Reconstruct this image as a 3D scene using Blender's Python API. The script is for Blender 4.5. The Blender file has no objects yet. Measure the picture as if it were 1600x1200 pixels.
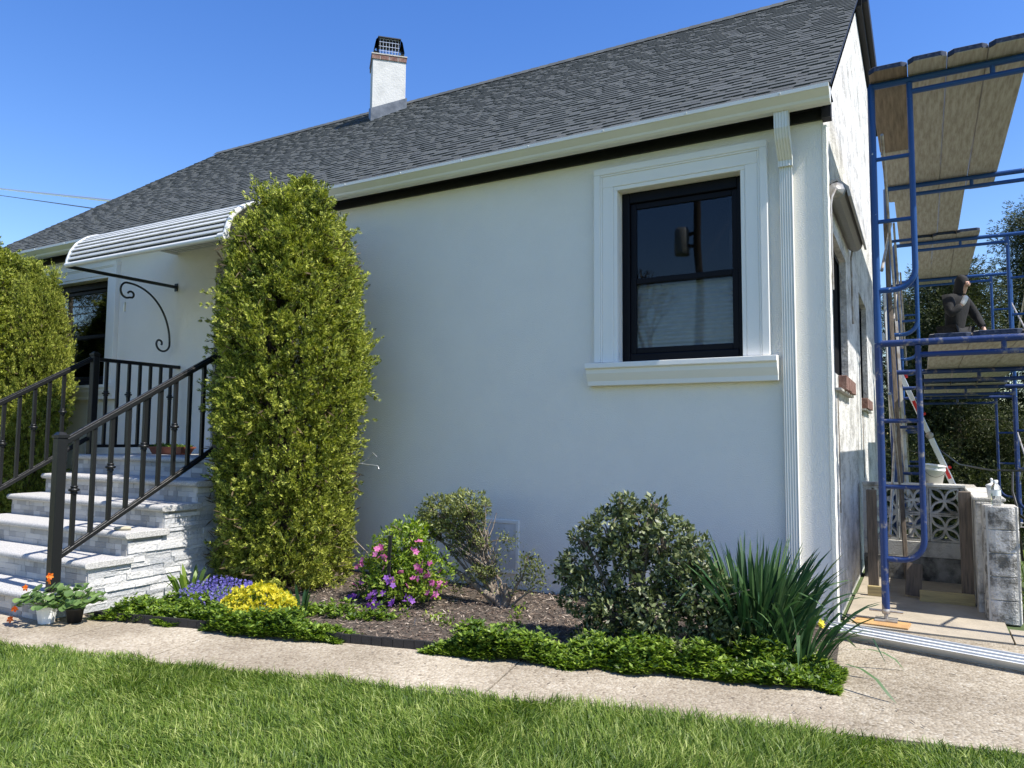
import bpy, math, random
import numpy as np
from mathutils import Vector, Matrix
random.seed(7); rng = np.random.default_rng(7)
R = math.radians
scn = bpy.context.scene
COL = scn.collection

# ---------------------------------------------------------------- camera
CAM = Vector((0.4702, -4.6420, 1.07)); YAW, PITCH, ROLL, F = 0.50693, 0.07417, 0.0077, 1154.8
fw = Vector((-math.sin(YAW)*math.cos(PITCH), math.cos(YAW)*math.cos(PITCH), math.sin(PITCH)))
rt = Vector((math.cos(YAW), math.sin(YAW), 0)); up = rt.cross(fw)
rt2 = rt*math.cos(ROLL)+up*math.sin(ROLL); up2 = -rt*math.sin(ROLL)+up*math.cos(ROLL)
cd = bpy.data.cameras.new('camera'); cam = bpy.data.objects.new('camera', cd); COL.objects.link(cam)
cd.sensor_width = 36; cd.lens = F/1600*36; cd.clip_start = .05; cd.clip_end = 2000
cam.matrix_world = Matrix(((rt2.x, up2.x, -fw.x, CAM.x), (rt2.y, up2.y, -fw.y, CAM.y), (rt2.z, up2.z, -fw.z, CAM.z), (0, 0, 0, 1)))
scn.camera = cam
# ---------------------------------------------------------------- light
EL, AZ = R(54), R(-3.2)            # azimuth measured from +x towards +y
S = Vector((math.cos(EL)*math.cos(AZ), math.cos(EL)*math.sin(AZ), math.sin(EL)))
w = bpy.data.worlds.new('World'); scn.world = w; w.use_nodes = True
nt = w.node_tree; bg = nt.nodes['Background']; sk = nt.nodes.new('ShaderNodeTexSky')
sk.sky_type = 'NISHITA'; sk.sun_disc = False; sk.sun_elevation = EL; sk.sun_rotation = math.pi/2-AZ
sk.air_density = 1.25; sk.dust_density = .25; sk.ozone_density = 2.2; sk.altitude = 100
hsv = nt.nodes.new('ShaderNodeHueSaturation'); hsv.inputs['Saturation'].default_value = 1.34; hsv.inputs['Hue'].default_value = .517; nt.links.new(sk.outputs[0], hsv.inputs['Color']); nt.links.new(hsv.outputs[0], bg.inputs[0]); bg.inputs[1].default_value = .130
sl = bpy.data.lights.new('sun', 'SUN'); sl.energy = 5.0; sl.angle = R(.5); sl.color = (1, .955, .88)
so = bpy.data.objects.new('sun', sl); COL.objects.link(so); so.rotation_euler = S.to_track_quat('Z', 'Y').to_euler()
vs = scn.view_settings; vs.view_transform = 'Standard'; vs.look = 'None'; vs.exposure = .72; vs.gamma = 1

# ---------------------------------------------------------------- helpers
def link(o, parent=None):
    COL.objects.link(o)
    if parent: o.parent = parent
    return o
def tag(o, label=None, cat=None, group=None, kind=None):
    if label: o['label'] = label
    if cat: o['category'] = cat
    if group: o['group'] = group
    if kind: o['kind'] = kind
    return o
def thing(name, label, cat, group=None, loc=(0, 0, 0), rz=0):
    o = bpy.data.objects.new(name, None); o.empty_display_size = .05; link(o)
    o.location = loc; o.rotation_euler = (0, 0, rz)
    return tag(o, label, cat, group)
def npmesh(name, V, Fq, mat, parent=None, smooth=False):
    V = np.asarray(V, np.float32).reshape(-1, 3); Fq = np.asarray(Fq, np.int32); n = Fq.shape[1]
    me = bpy.data.meshes.new(name); me.vertices.add(len(V)); me.vertices.foreach_set('co', V.ravel())
    me.loops.add(Fq.size); me.loops.foreach_set('vertex_index', Fq.ravel())
    me.polygons.add(len(Fq)); me.polygons.foreach_set('loop_start', np.arange(0, Fq.size, n, dtype=np.int32))
    me.polygons.foreach_set('loop_total', np.full(len(Fq), n, np.int32))
    if smooth: me.polygons.foreach_set('use_smooth', np.ones(len(Fq), bool))
    me.update(calc_edges=True); me.materials.append(mat)
    return link(bpy.data.objects.new(name, me), parent)
class MB:
    def __init__(s): s.v = []; s.f = []; s.sm = []
    def add(s, vs_, fs, smooth=False):
        k = len(s.v); s.v += [tuple(v) for v in vs_]; s.f += [tuple(i+k for i in f) for f in fs]; s.sm += [smooth]*len(fs); return s
    def box(s, a, b, M=None):
        x0, y0, z0 = a; x1, y1, z1 = b
        v = [Vector(p) for p in ((x0, y0, z0), (x1, y0, z0), (x1, y1, z0), (x0, y1, z0), (x0, y0, z1), (x1, y0, z1), (x1, y1, z1), (x0, y1, z1))]
        if M: v = [M @ p for p in v]
        return s.add(v, [(0, 3, 2, 1), (4, 5, 6, 7), (0, 1, 5, 4), (1, 2, 6, 5), (2, 3, 7, 6), (3, 0, 4, 7)])
    def bar(s, p, q, w_, h, upv=(0, 0, 1)):
        p = Vector(p); q = Vector(q); d = (q-p).normalized(); u = Vector(upv)
        sd = d.cross(u)
        if sd.length < 1e-4: sd = d.cross(Vector((0, 1, 0)))
        sd.normalize(); u = sd.cross(d)
        c = []
        for e in (p, q):
            for a, b in ((-1, -1), (1, -1), (1, 1), (-1, 1)): c.append(e+sd*a*w_/2+u*b*h/2)
        return s.add(c, [(3, 2, 1, 0), (4, 5, 6, 7), (0, 1, 5, 4), (1, 2, 6, 5), (2, 3, 7, 6), (3, 0, 4, 7)])
    def tube(s, pts, r, n=10, cap=True):
        pts = [Vector(p) for p in pts]; m = len(pts)
        rs = r if isinstance(r, (list, tuple)) else [r]*m
        ref = None; vsn = []
        for i in range(m):
            d = (pts[min(i+1, m-1)]-pts[max(i-1, 0)]).normalized()
            if ref is None:
                ref = Vector((0, 0, 1)) if abs(d.z) < .9 else Vector((1, 0, 0))
                ref = d.cross(ref).normalized()
            ref = (ref-d*ref.dot(d)).normalized(); b = d.cross(ref)
            for k in range(n):
                a = 2*math.pi*k/n; vsn.append(pts[i]+(ref*math.cos(a)+b*math.sin(a))*rs[i])
        fs = [(i*n+k, i*n+(k+1) % n, (i+1)*n+(k+1) % n, (i+1)*n+k) for i in range(m-1) for k in range(n)]
        s.add(vsn, fs, True)
        if cap: s.add(vsn[:n], [tuple(range(n-1, -1, -1))]); s.add(vsn[-n:], [tuple(range(n))])
        return s
    def lathe(s, prof, c=(0, 0, 0), n=20, sx=1, sy=1, smooth=True):
        c = Vector(c); v = []
        for r, z in prof:
            for k in range(n):
                a = 2*math.pi*k/n; v.append(c+Vector((r*math.cos(a)*sx, r*math.sin(a)*sy, z)))
        fs = [(i*n+k, i*n+(k+1) % n, (i+1)*n+(k+1) % n, (i+1)*n+k) for i in range(len(prof)-1) for k in range(n)]
        return s.add(v, fs, smooth)
    def prism(s, poly, p0, p1):
        """extrude poly: list of 3D points offset by p0 / p1"""
        n = len(poly); a = [Vector(p)+Vector(p0) for p in poly]; b = [Vector(p)+Vector(p1) for p in poly]
        return s.add(a+b, [tuple(range(n-1, -1, -1)), tuple(range(n, 2*n))]+[(i, (i+1) % n, n+(i+1) % n, n+i) for i in range(n)])
    def build(s, name, mat, parent=None, bevel=0, seg=1, recalc=True):
        me = bpy.data.meshes.new(name); me.from_pydata(s.v, [], s.f); me.update()
        me.polygons.foreach_set('use_smooth', s.sm)
        if recalc:
            import bmesh
            b = bmesh.new(); b.from_mesh(me); bmesh.ops.recalc_face_normals(b, faces=b.faces); b.to_mesh(me); b.free()
        me.materials.append(mat); o = link(bpy.data.objects.new(name, me), parent)
        if bevel:
            m = o.modifiers.new('bevel', 'BEVEL'); m.width = bevel; m.segments = seg; m.limit_method = 'ANGLE'; m.angle_limit = R(40)
        return o
def copy_tree(o, parent=None):
    c = o.copy(); COL.objects.link(c); c.parent = parent
    for ch in o.children: copy_tree(ch, c)
    return c

# ---- value noise in numpy
def _h(ix, iy, iz):
    h = (ix*374761393+iy*668265263+iz*2147483647) & 0xffffffff
    h = ((h ^ (h >> 13))*1274126177) & 0xffffffff
    return ((h ^ (h >> 16)) & 0xffff)/65535.
def vnoise(P):
    P = np.asarray(P, float); i = np.floor(P).astype(np.int64); f = P-i; f = f*f*(3-2*f); r = 0
    for dx in (0, 1):
        for dy in (0, 1):
            for dz in (0, 1):
                wgt = (f[:, 0] if dx else 1-f[:, 0])*(f[:, 1] if dy else 1-f[:, 1])*(f[:, 2] if dz else 1-f[:, 2])
                r = r+wgt*_h(i[:, 0]+dx, i[:, 1]+dy, i[:, 2]+dz)
    return r
def unit(a): return a/np.maximum(np.linalg.norm(a, axis=-1, keepdims=True), 1e-9)
def rdir(n): return unit(rng.normal(size=(n, 3)))
def leaves(P, D, N, L, W, droop=0.0, pos=.5):
    """diamond leaves; P base, D direction, N approx normal, L,W arrays; returns V,F"""
    D = unit(D); Sd = unit(np.cross(D, N)); Nn = np.cross(Sd, D); n = len(P)
    L = np.broadcast_to(L, (n,))[:, None]; W = np.broadcast_to(W, (n,))[:, None]
    mid = P+D*L*pos
    tip = P+D*L-Nn*L*droop
    a = mid+Sd*W/2-Nn*W*.12; b = mid-Sd*W/2-Nn*W*.12
    V = np.stack([P, a, tip, b], 1).reshape(-1, 3)
    Fq = np.arange(4*n).reshape(n, 4)
    return V, Fq
def blades(P, D, H, W, bend, seg=3):
    """grass or strap blades: P base, D horizontal lean dir, H height, W width, bend amount"""
    n = len(P); D = D.copy(); D[:, 2] = 0; D = unit(D); Z = np.array([0, 0, 1.])
    a = rng.uniform(0, 2*np.pi, n); Sd = np.stack([np.cos(a), np.sin(a), 0*a], 1)
    H = np.broadcast_to(H, (n,))[:, None]; W = np.broadcast_to(W, (n,))[:, None]; bend = np.broadcast_to(bend, (n,))[:, None]
    rows = []
    for k in range(seg+1):
        t = k/seg; c = P+D*H*bend*t**1.8+Z*H*(t-.35*bend*t**2.5)
        ww = W*(1-t**2.2)*.5+W*.02
        rows += [c-Sd*ww, c+Sd*ww]
    V = np.stack(rows, 1); m = 2*(seg+1)
    base = (np.arange(n)*m)[:, None, None]
    q = np.array([[2*k, 2*k+1, 2*k+3, 2*k+2] for k in range(seg)])[None]
    return V.reshape(-1, 3), (base+q).reshape(-1, 4)

# ---------------------------------------------------------------- materials
def lk(nt, a, b): nt.links.new(a, b)
def mat(name, col, rough=.6, metal=0, spec=.5, bump=None, bstr=.3, var=None, vscale=3, coat=0, detail=6, stretch=None, island=False):
    """bump=(noise scale), var=(colour2, amount-lo, amount-hi) large noise mix"""
    m = bpy.data.materials.new(name); m.use_nodes = True; nt = m.node_tree; b = nt.nodes['Principled BSDF']
    b.inputs['Roughness'].default_value = rough; b.inputs['Metallic'].default_value = metal
    b.inputs['Specular IOR Level'].default_value = spec; b.inputs['Base Color'].default_value = (*col, 1)
    if coat: b.inputs['Coat Weight'].default_value = coat
    tc = nt.nodes.new('ShaderNodeTexCoord'); src = tc.outputs['Object']
    if stretch:
        mp = nt.nodes.new('ShaderNodeMapping'); mp.inputs['Scale'].default_value = stretch; lk(nt, src, mp.inputs[0]); src = mp.outputs[0]
    if var:
        n = nt.nodes.new('ShaderNodeTexNoise'); n.inputs['Scale'].default_value = vscale; n.inputs['Detail'].default_value = detail
        n.inputs['Roughness'].default_value = .65
        lk(nt, src, n.inputs['Vector']); r = nt.nodes.new('ShaderNodeValToRGB')
        r.color_ramp.elements[0].position = var[1]; r.color_ramp.elements[1].position = var[2]
        r.color_ramp.elements[0].color = (*col, 1); r.color_ramp.elements[1].color = (*var[0], 1)
        fac = n.outputs[0]
        if island:
            g = nt.nodes.new('ShaderNodeNewGeometry'); fac = g.outputs['Random Per Island']
        lk(nt, fac, r.inputs[0]); lk(nt, r.outputs[0], b.inputs['Base Color'])
    if bump:
        n2 = nt.nodes.new('ShaderNodeTexNoise'); n2.inputs['Scale'].default_value = bump; n2.inputs['Detail'].default_value = 8
        lk(nt, src, n2.inputs['Vector']); bp = nt.nodes.new('ShaderNodeBump'); bp.inputs['Strength'].default_value = bstr
        bp.inputs['Distance'].default_value = .01; lk(nt, n2.outputs[0], bp.inputs['Height']); lk(nt, bp.outputs[0], b.inputs['Normal'])
    return m
def ramp_mat(name, stops, rough=.55, trans=.3, spec=.35, source='island', tcol=None, sheen=0):
    """leaf material: colour by random per island"""
    m = bpy.data.materials.new(name); m.use_nodes = True; nt = m.node_tree; b = nt.nodes['Principled BSDF']; out = nt.nodes['Material Output']
    b.inputs['Roughness'].default_value = rough; b.inputs['Specular IOR Level'].default_value = spec
    g = nt.nodes.new('ShaderNodeNewGeometry'); r = nt.nodes.new('ShaderNodeValToRGB')
    els = r.color_ramp.elements
    while len(els) < len(stops): els.new(.5)
    for e, (p, c) in zip(els, stops): e.position = p; e.color = (*c, 1)
    tc = nt.nodes.new('ShaderNodeTexCoord'); n = nt.nodes.new('ShaderNodeTexNoise'); n.inputs['Scale'].default_value = 5; n.inputs['Detail'].default_value = 3
    lk(nt, tc.outputs['Object'], n.inputs['Vector'])
    mx = nt.nodes.new('ShaderNodeMath'); mx.operation = 'MULTIPLY_ADD'; mx.inputs[1].default_value = .9; 
    sub = nt.nodes.new('ShaderNodeMath'); sub.operation = 'SUBTRACT'; sub.inputs[1].default_value = .45
    lk(nt, n.outputs[0], mx.inputs[0])
    lk(nt, g.outputs['Random Per Island'], mx.inputs[2]); lk(nt, mx.outputs[0], sub.inputs[0]); lk(nt, sub.outputs[0], r.inputs[0])
    lk(nt, r.outputs[0], b.inputs['Base Color'])
    if trans:
        t = nt.nodes.new('ShaderNodeBsdfTranslucent'); mixs = nt.nodes.new('ShaderNodeMixShader'); mixs.inputs[0].default_value = trans
        hs = nt.nodes.new('ShaderNodeHueSaturation'); hs.inputs['Value'].default_value = 1.5; hs.inputs['Saturation'].default_value = 1.1
        lk(nt, r.outputs[0], hs.inputs['Color']); lk(nt, hs.outputs[0], t.inputs[0])
        lk(nt, b.outputs[0], mixs.inputs[1]); lk(nt, t.outputs[0], mixs.inputs[2]); lk(nt, mixs.outputs[0], out.inputs[0])
    return m
def aggregate(name, cols, scale=130, bstr=.5, tint=(.42, .36, .28), tamt=.35):
    m = bpy.data.materials.new(name); m.use_nodes = True; nt = m.node_tree; b = nt.nodes['Principled BSDF']; b.inputs['Roughness'].default_value = .85
    b.inputs['Specular IOR Level'].default_value = .25
    tc = nt.nodes.new('ShaderNodeTexCoord'); v = nt.nodes.new('ShaderNodeTexVoronoi'); v.inputs['Scale'].default_value = scale
    nz = nt.nodes.new('ShaderNodeTexNoise'); nz.inputs['Scale'].default_value = scale*.8; nz.inputs['Detail'].default_value = 2
    va = nt.nodes.new('ShaderNodeVectorMath'); va.operation = 'MULTIPLY_ADD'; va.inputs[1].default_value = (.01, .01, .01)
    lk(nt, tc.outputs['Object'], va.inputs[2]); lk(nt, nz.outputs['Color'], va.inputs[0]); lk(nt, va.outputs[0], v.inputs['Vector'])
    sep = nt.nodes.new('ShaderNodeSeparateColor'); lk(nt, v.outputs['Color'], sep.inputs[0])
    r = nt.nodes.new('ShaderNodeValToRGB'); r.color_ramp.interpolation = 'LINEAR'; els = r.color_ramp.elements
    while len(els) < len(cols): els.new(.5)
    for i, (e, c) in enumerate(zip(els, cols)): e.position = i/(len(cols)-1); e.color = (*c, 1)
    lk(nt, sep.outputs[0], r.inputs[0])
    n = nt.nodes.new('ShaderNodeTexNoise'); n.inputs['Scale'].default_value = 1.7; n.inputs['Detail'].default_value = 8; lk(nt, tc.outputs['Object'], n.inputs['Vector'])
    rr = nt.nodes.new('ShaderNodeValToRGB'); rr.color_ramp.elements[0].position = .38; rr.color_ramp.elements[1].position = .66
    rr.color_ramp.elements[0].color = (.68, .66, .64, 1); rr.color_ramp.elements[1].color = (1.0, 1.0, 1.0, 1); lk(nt, n.outputs[0], rr.inputs[0])
    mm = nt.nodes.new('ShaderNodeMix'); mm.data_type = 'RGBA'; mm.inputs[0].default_value = tamt; mm.inputs[7].default_value = (*tint, 1); lk(nt, r.outputs[0], mm.inputs[6])
    mu = nt.nodes.new('ShaderNodeMix'); mu.data_type = 'RGBA'; mu.blend_type = 'MULTIPLY'; mu.inputs[0].default_value = 1
    lk(nt, mm.outputs[2], mu.inputs[6]); lk(nt, rr.outputs[0], mu.inputs[7]); lk(nt, mu.outputs[2], b.inputs['Base Color'])
    bp = nt.nodes.new('ShaderNodeBump'); bp.inputs['Strength'].default_value = bstr; bp.inputs['Distance'].default_value = .004; bp.invert = True
    lk(nt, v.outputs['Distance'], bp.inputs['Height']); lk(nt, bp.outputs[0], b.inputs['Normal'])
    return m
M = {}
M['stucco'] = mat('stucco', (.84, .80, .72), .92, spec=.2, bump=150, bstr=.5, var=((.82, .78, .705), .4, .62), vscale=3.5)
M['trim'] = mat('trim', (.83, .805, .745), .7, spec=.3, bump=200, bstr=.15)
M['cream'] = mat('cream', (.74, .72, .63), .8, bump=120, bstr=.35)
M['gutter'] = mat('gutter', (.74, .73, .67), .35, spec=.5, var=((.68, .67, .61), .45, .7), vscale=2)
M['black'] = mat('black', (.010, .010, .011), .55, spec=.3, bump=40, bstr=.1)
M['vinyl'] = mat('black_vinyl', (.0025, .003, .006), .45, spec=.15)
M['iron'] = mat('iron', (.009, .0095, .010), .38, spec=.35, bump=120, bstr=.15)
M['iron_green'] = mat('iron_green', (.02, .026, .026), .5)
M['whitemetal'] = mat('whitemetal', (.64, .645, .63), .45, var=((.50, .50, .48), .5, .75), vscale=9)
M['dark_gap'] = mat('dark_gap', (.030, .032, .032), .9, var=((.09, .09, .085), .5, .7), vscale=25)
M['flash'] = mat('flashing', (.16, .17, .18), .45, metal=.6, var=((.09, .1, .11), .4, .6), vscale=6)
M['brick'] = mat('brick', (.14, .065, .05), .9, bump=80, bstr=.6, var=((.26, .17, .14), .4, .7), vscale=20)
M['mortar'] = mat('mortar', (.42, .40, .36), .95, bump=60, bstr=.5)
M['granite'] = mat('granite', (.52, .505, .475), .8, bump=150, bstr=.5, var=((.33, .32, .305), .45, .58), vscale=160, detail=2)
M['ledge'] = mat('ledge', (.60, .585, .56), .85, bump=60, bstr=1.0, var=((.34, .35, .36), 0, 1), island=True)
M['ledge_tile'] = mat('ledge_tile', (.54, .52, .49), .75, bump=90, bstr=.5, var=((.27, .265, .26), 0, 1), island=True)
M['block'] = mat('block', (.58, .56, .52), .95, bump=110, bstr=1, var=((.13, .125, .11), .44, .60), vscale=11, detail=14)
M['blockw'] = mat('whitewashed_block', (.56, .545, .50), .95, bump=90, bstr=.8, var=((.20, .19, .165), .48, .68), vscale=7, detail=14)
M['blockd'] = mat('grey_block', (.30, .295, .27), .95, bump=80, bstr=.8, var=((.05, .05, .045), .38, .58), vscale=6, detail=10)
M['lumber'] = mat('treated_lumber', (.16, .125, .095), .85, bump=40, bstr=.3, var=((.08, .065, .05), .4, .65), vscale=12, stretch=(6, 6, .5))
M['lumbery'] = mat('yellow_lumber', (.42, .33, .15), .85, bump=40, bstr=.3, var=((.28, .22, .11), .4, .65), vscale=12, stretch=(.5, 6, 6))
M['plank'] = mat('plank', (.435, .405, .355), .85, bump=60, bstr=.35, var=((.26, .225, .18), .38, .66), vscale=5, stretch=(9, .9, 9), detail=12)
M['plankd'] = mat('dark_plank', (.24, .18, .125), .85, bump=60, bstr=.35, var=((.11, .08, .055), .38, .66), vscale=6, stretch=(7, .5, 7), detail=10)
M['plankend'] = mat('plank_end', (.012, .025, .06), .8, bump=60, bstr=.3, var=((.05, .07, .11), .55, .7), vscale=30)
M['ply'] = mat('plywood', (.50, .30, .11), .8, var=((.38, .22, .09), .4, .6), vscale=9)
M['blue'] = mat('blue_paint', (.007, .055, .20), .42, spec=.4, bump=60, bstr=.15, var=((.40, .44, .46), .66, .71), vscale=17, detail=8)
M['blue2'] = mat('blue_paint_worn', (.009, .032, .13), .5, spec=.4, bump=60, bstr=.2, var=((.22, .20, .18), .55, .66), vscale=14, detail=9)
M['galv'] = mat('galvanised', (.42, .40, .37), .5, metal=.5, var=((.25, .20, .15), .45, .65), vscale=10)
M['alu'] = mat('aluminium', (.66, .67, .68), .35, metal=.7)
M['void_dark'] = mat('opening_shade', (.012, .012, .013), .95, spec=.05)  # near-black matte colour for the unlit side window openings
M['red'] = mat('red_plastic', (.55, .02, .02), .4)
M['blackp'] = mat('black_plastic', (.012, .012, .012), .5)
M['edging'] = mat('edging', (.018, .016, .016), .7, bump=40, bstr=.3)
M['whitep'] = mat('white_plastic', (.80, .80, .78), .35)
M['paper'] = mat('paper_cup', (.80, .79, .76), .6)
M['terracotta'] = mat('terracotta_plastic', (.22, .07, .035), .6)
M['bark'] = mat('bark', (.17, .13, .095), .9, bump=50, bstr=.9, var=((.32, .27, .2), .45, .65), vscale=20)
M['dbark'] = mat('shaded_bark', (.05, .035, .025), .9)  # bark darkened to stand for the shaded inside of the arborvitae
M['twig'] = mat('twig', (.20, .16, .12), .9)
M['soil'] = mat('soil', (.07, .055, .042), .95, bump=30, bstr=1)
M['turf'] = mat('turf', (.045, .07, .018), .95, bump=30, bstr=.8, var=((.07, .10, .03), .4, .6), vscale=2)
M['chimney'] = mat('chimney_render', (.56, .555, .53), .9, bump=40, bstr=.4, var=((.47, .47, .45), .45, .65), vscale=5)
M['cloth'] = mat('black_cloth', (.006, .006, .007), .85, bump=50, bstr=.4)
M['cloth2'] = mat('charcoal_cloth', (.007, .007, .008), .9, bump=50, bstr=.4)
M['skin'] = mat('skin', (.45, .26, .18), .5)
M['glove'] = mat('glove', (.75, .72, .68), .7)
M['stone'] = mat('tan_stone', (.40, .36, .26), .8, bump=40, bstr=.5)
M['slab'] = mat('slab', (.40, .345, .26), .9, bump=160, bstr=.5, var=((.29, .25, .19), .4, .65), vscale=4, detail=10)
M['walk'] = aggregate('walk_aggregate', [(.15, .115, .08), (.34, .28, .205), (.45, .39, .295), (.54, .48, .375), (.28, .23, .165), (.62, .57, .47)], 85, .9, (.42, .36, .27), .45)
M['drive'] = aggregate('drive_aggregate', [(.12, .095, .065), (.30, .25, .18), (.38, .33, .25), (.47, .42, .33), (.24, .195, .14), (.56, .52, .43)], 78, 1.0, (.37, .315, .225), .35)
M['blockglaze'] = M['blockw']
M['bluesiding'] = mat('blue_siding', (.03, .055, .11), .7)
M['greyroof'] = mat('grey_shingle', (.16, .165, .17), .9, var=((.25, .25, .25), .4, .6), vscale=14, stretch=(1, 1, 3))
M['net'] = ramp_mat('green_net', [(0, (.02, .20, .14)), (1, (.05, .33, .24))], .7, .3)
M['wire'] = mat('cable', (.02, .02, .025), .5)
M['wirel'] = mat('bare_cable', (.55, .56, .58), .35, metal=.6)
M['pole'] = mat('pole_wood', (.10, .075, .055), .9)
M['transformer'] = mat('transformer_grey', (.42, .42, .40), .4)
def wall_rough():
    m = bpy.data.materials.new('old_side_stucco'); m.use_nodes = True; nt = m.node_tree; b = nt.nodes['Principled BSDF']; b.inputs['Roughness'].default_value = .95
    tc = nt.nodes.new('ShaderNodeTexCoord'); mp = nt.nodes.new('ShaderNodeMapping'); mp.inputs['Scale'].default_value = (1, .5, 1.1); lk(nt, tc.outputs['Object'], mp.inputs[0])
    n = nt.nodes.new('ShaderNodeTexNoise'); n.inputs['Scale'].default_value = 4.5; n.inputs['Detail'].default_value = 14; n.inputs['Roughness'].default_value = .84; lk(nt, mp.outputs[0], n.inputs['Vector'])
    r = nt.nodes.new('ShaderNodeValToRGB'); r.color_ramp.elements[0].position = .46; r.color_ramp.elements[0].color = (.64, .63, .60, 1)
    r.color_ramp.elements[1].position = .64; r.color_ramp.elements[1].color = (.20, .19, .175, 1); lk(nt, n.outputs[0], r.inputs[0]); lk(nt, r.outputs[0], b.inputs['Base Color'])
    v = nt.nodes.new('ShaderNodeTexNoise'); v.inputs['Scale'].default_value = 55; v.inputs['Detail'].default_value = 10; lk(nt, tc.outputs['Object'], v.inputs['Vector'])
    bp = nt.nodes.new('ShaderNodeBump'); bp.inputs['Strength'].default_value = 1; bp.inputs['Distance'].default_value = .012; lk(nt, v.outputs[0], bp.inputs['Height']); lk(nt, bp.outputs[0], b.inputs['Normal'])
    return m
M['side'] = wall_rough()
def shingle_mat():
    m = bpy.data.materials.new('shingle'); m.use_nodes = True; nt = m.node_tree; b = nt.nodes['Principled BSDF']; b.inputs['Roughness'].default_value = .85; b.inputs['Specular IOR Level'].default_value = .3
    g = nt.nodes.new('ShaderNodeNewGeometry'); r = nt.nodes.new('ShaderNodeValToRGB'); els = r.color_ramp.elements; els[0].color = (.056, .061, .060, 1); els[1].color = (.078, .084, .082, 1)
    e = els.new(.5); e.color = (.065, .072, .070, 1); lk(nt, g.outputs['Random Per Island'], r.inputs[0])
    tc = nt.nodes.new('ShaderNodeTexCoord'); n = nt.nodes.new('ShaderNodeTexNoise'); n.inputs['Scale'].default_value = 220; n.inputs['Detail'].default_value = 4; lk(nt, tc.outputs['Object'], n.inputs['Vector'])
    r2 = nt.nodes.new('ShaderNodeValToRGB'); r2.color_ramp.elements[0].position = .35; r2.color_ramp.elements[1].position = .68; r2.color_ramp.elements[0].color = (.6, .6, .6, 1); r2.color_ramp.elements[1].color = (1.6, 1.6, 1.62, 1); lk(nt, n.outputs[0], r2.inputs[0])
    mu = nt.nodes.new('ShaderNodeMix'); mu.data_type = 'RGBA'; mu.blend_type = 'MULTIPLY'; mu.inputs[0].default_value = 1; lk(nt, r.outputs[0], mu.inputs[6]); lk(nt, r2.outputs[0], mu.inputs[7]); lk(nt, mu.outputs[2], b.inputs['Base Color'])
    bp = nt.nodes.new('ShaderNodeBump'); bp.inputs['Strength'].default_value = .6; bp.inputs['Distance'].default_value = .003; lk(nt, n.outputs[0], bp.inputs['Height']); lk(nt, bp.outputs[0], b.inputs['Normal'])
    return m
M['shingle'] = shingle_mat()
def glass():
    m = bpy.data.materials.new('window_glass'); m.use_nodes = True; nt = m.node_tree; out = nt.nodes['Material Output']; nt.nodes.remove(nt.nodes['Principled BSDF'])
    gl = nt.nodes.new('ShaderNodeBsdfGlossy'); gl.inputs['Roughness'].default_value = .01; tr = nt.nodes.new('ShaderNodeBsdfTransparent'); tr.inputs[0].default_value = (.80, .83, .85, 1)
    fr = nt.nodes.new('ShaderNodeFresnel'); fr.inputs[0].default_value = 1.5; ml = nt.nodes.new('ShaderNodeMath'); ml.operation = 'MULTIPLY'; ml.inputs[1].default_value = .7; lk(nt, fr.outputs[0], ml.inputs[0])
    tc = nt.nodes.new('ShaderNodeTexCoord'); n = nt.nodes.new('ShaderNodeTexNoise'); n.inputs['Scale'].default_value = 1.6; n.inputs['Detail'].default_value = 1; lk(nt, tc.outputs['Object'], n.inputs['Vector'])
    bp = nt.nodes.new('ShaderNodeBump'); bp.inputs['Strength'].default_value = .06; bp.inputs['Distance'].default_value = .02; lk(nt, n.outputs[0], bp.inputs['Height']); lk(nt, bp.outputs[0], gl.inputs['Normal'])
    mx = nt.nodes.new('ShaderNodeMixShader'); lk(nt, ml.outputs[0], mx.inputs[0]); lk(nt, tr.outputs[0], mx.inputs[1]); lk(nt, gl.outputs[0], mx.inputs[2]); lk(nt, mx.outputs[0], out.inputs[0])
    return m
M['glass'] = glass()
M['bottle'] = bpy.data.materials.new('clear_plastic'); M['bottle'].use_nodes = True
_b = M['bottle'].node_tree.nodes['Principled BSDF']; _b.inputs['Transmission Weight'].default_value = .85; _b.inputs['Roughness'].default_value = .12; _b.inputs['IOR'].default_value = 1.2
# foliage
M['arb'] = ramp_mat('arborvitae', [(0, (.030, .038, .008)), (.28, (.100, .132, .017)), (.58, (.25, .30, .033)), (1, (.56, .57, .12))], .6, .25, .3)
M['arb_dead'] = ramp_mat('arborvitae_dry', [(0, (.04, .03, .014)), (1, (.12, .085, .04))], .8, .1)  # dry brown, darkened as well for the shaded inside of the crown
M['grass'] = ramp_mat('grass', [(0, (.042, .085, .010)), (.35, (.102, .168, .021)), (.75, (.195, .272, .042)), (1, (.40, .45, .14))], .5, .35, .4)
M['cover'] = ramp_mat('cover_leaf', [(0, (.030, .065, .008)), (.45, (.095, .165, .018)), (.8, (.20, .29, .035)), (1, (.32, .42, .08))], .45, .32, .4)
M['holly'] = ramp_mat('dark_shrub_leaf', [(0, (.026, .038, .012)), (.45, (.080, .105, .030)), (.8, (.17, .20, .080)), (1, (.32, .34, .18))], .42, .18, .35)  # paler stops put the sky sheen of the glossy leaves into the colour
M['shrub2'] = ramp_mat('olive_shrub_leaf', [(0, (.05, .06, .014)), (.5, (.12, .145, .032)), (1, (.27, .29, .09))], .45, .2)
M['azalea'] = ramp_mat('azalea_leaf', [(0, (.05, .10, .01)), (.5, (.15, .24, .02)), (1, (.34, .42, .05))], .45, .35)
M['pink'] = ramp_mat('pink_petal', [(0, (.45, .07, .28)), (1, (.75, .26, .52))], .6, .4)
M['violet'] = ramp_mat('violet_petal', [(0, (.18, .06, .36)), (1, (.38, .15, .55))], .6, .4)
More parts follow.
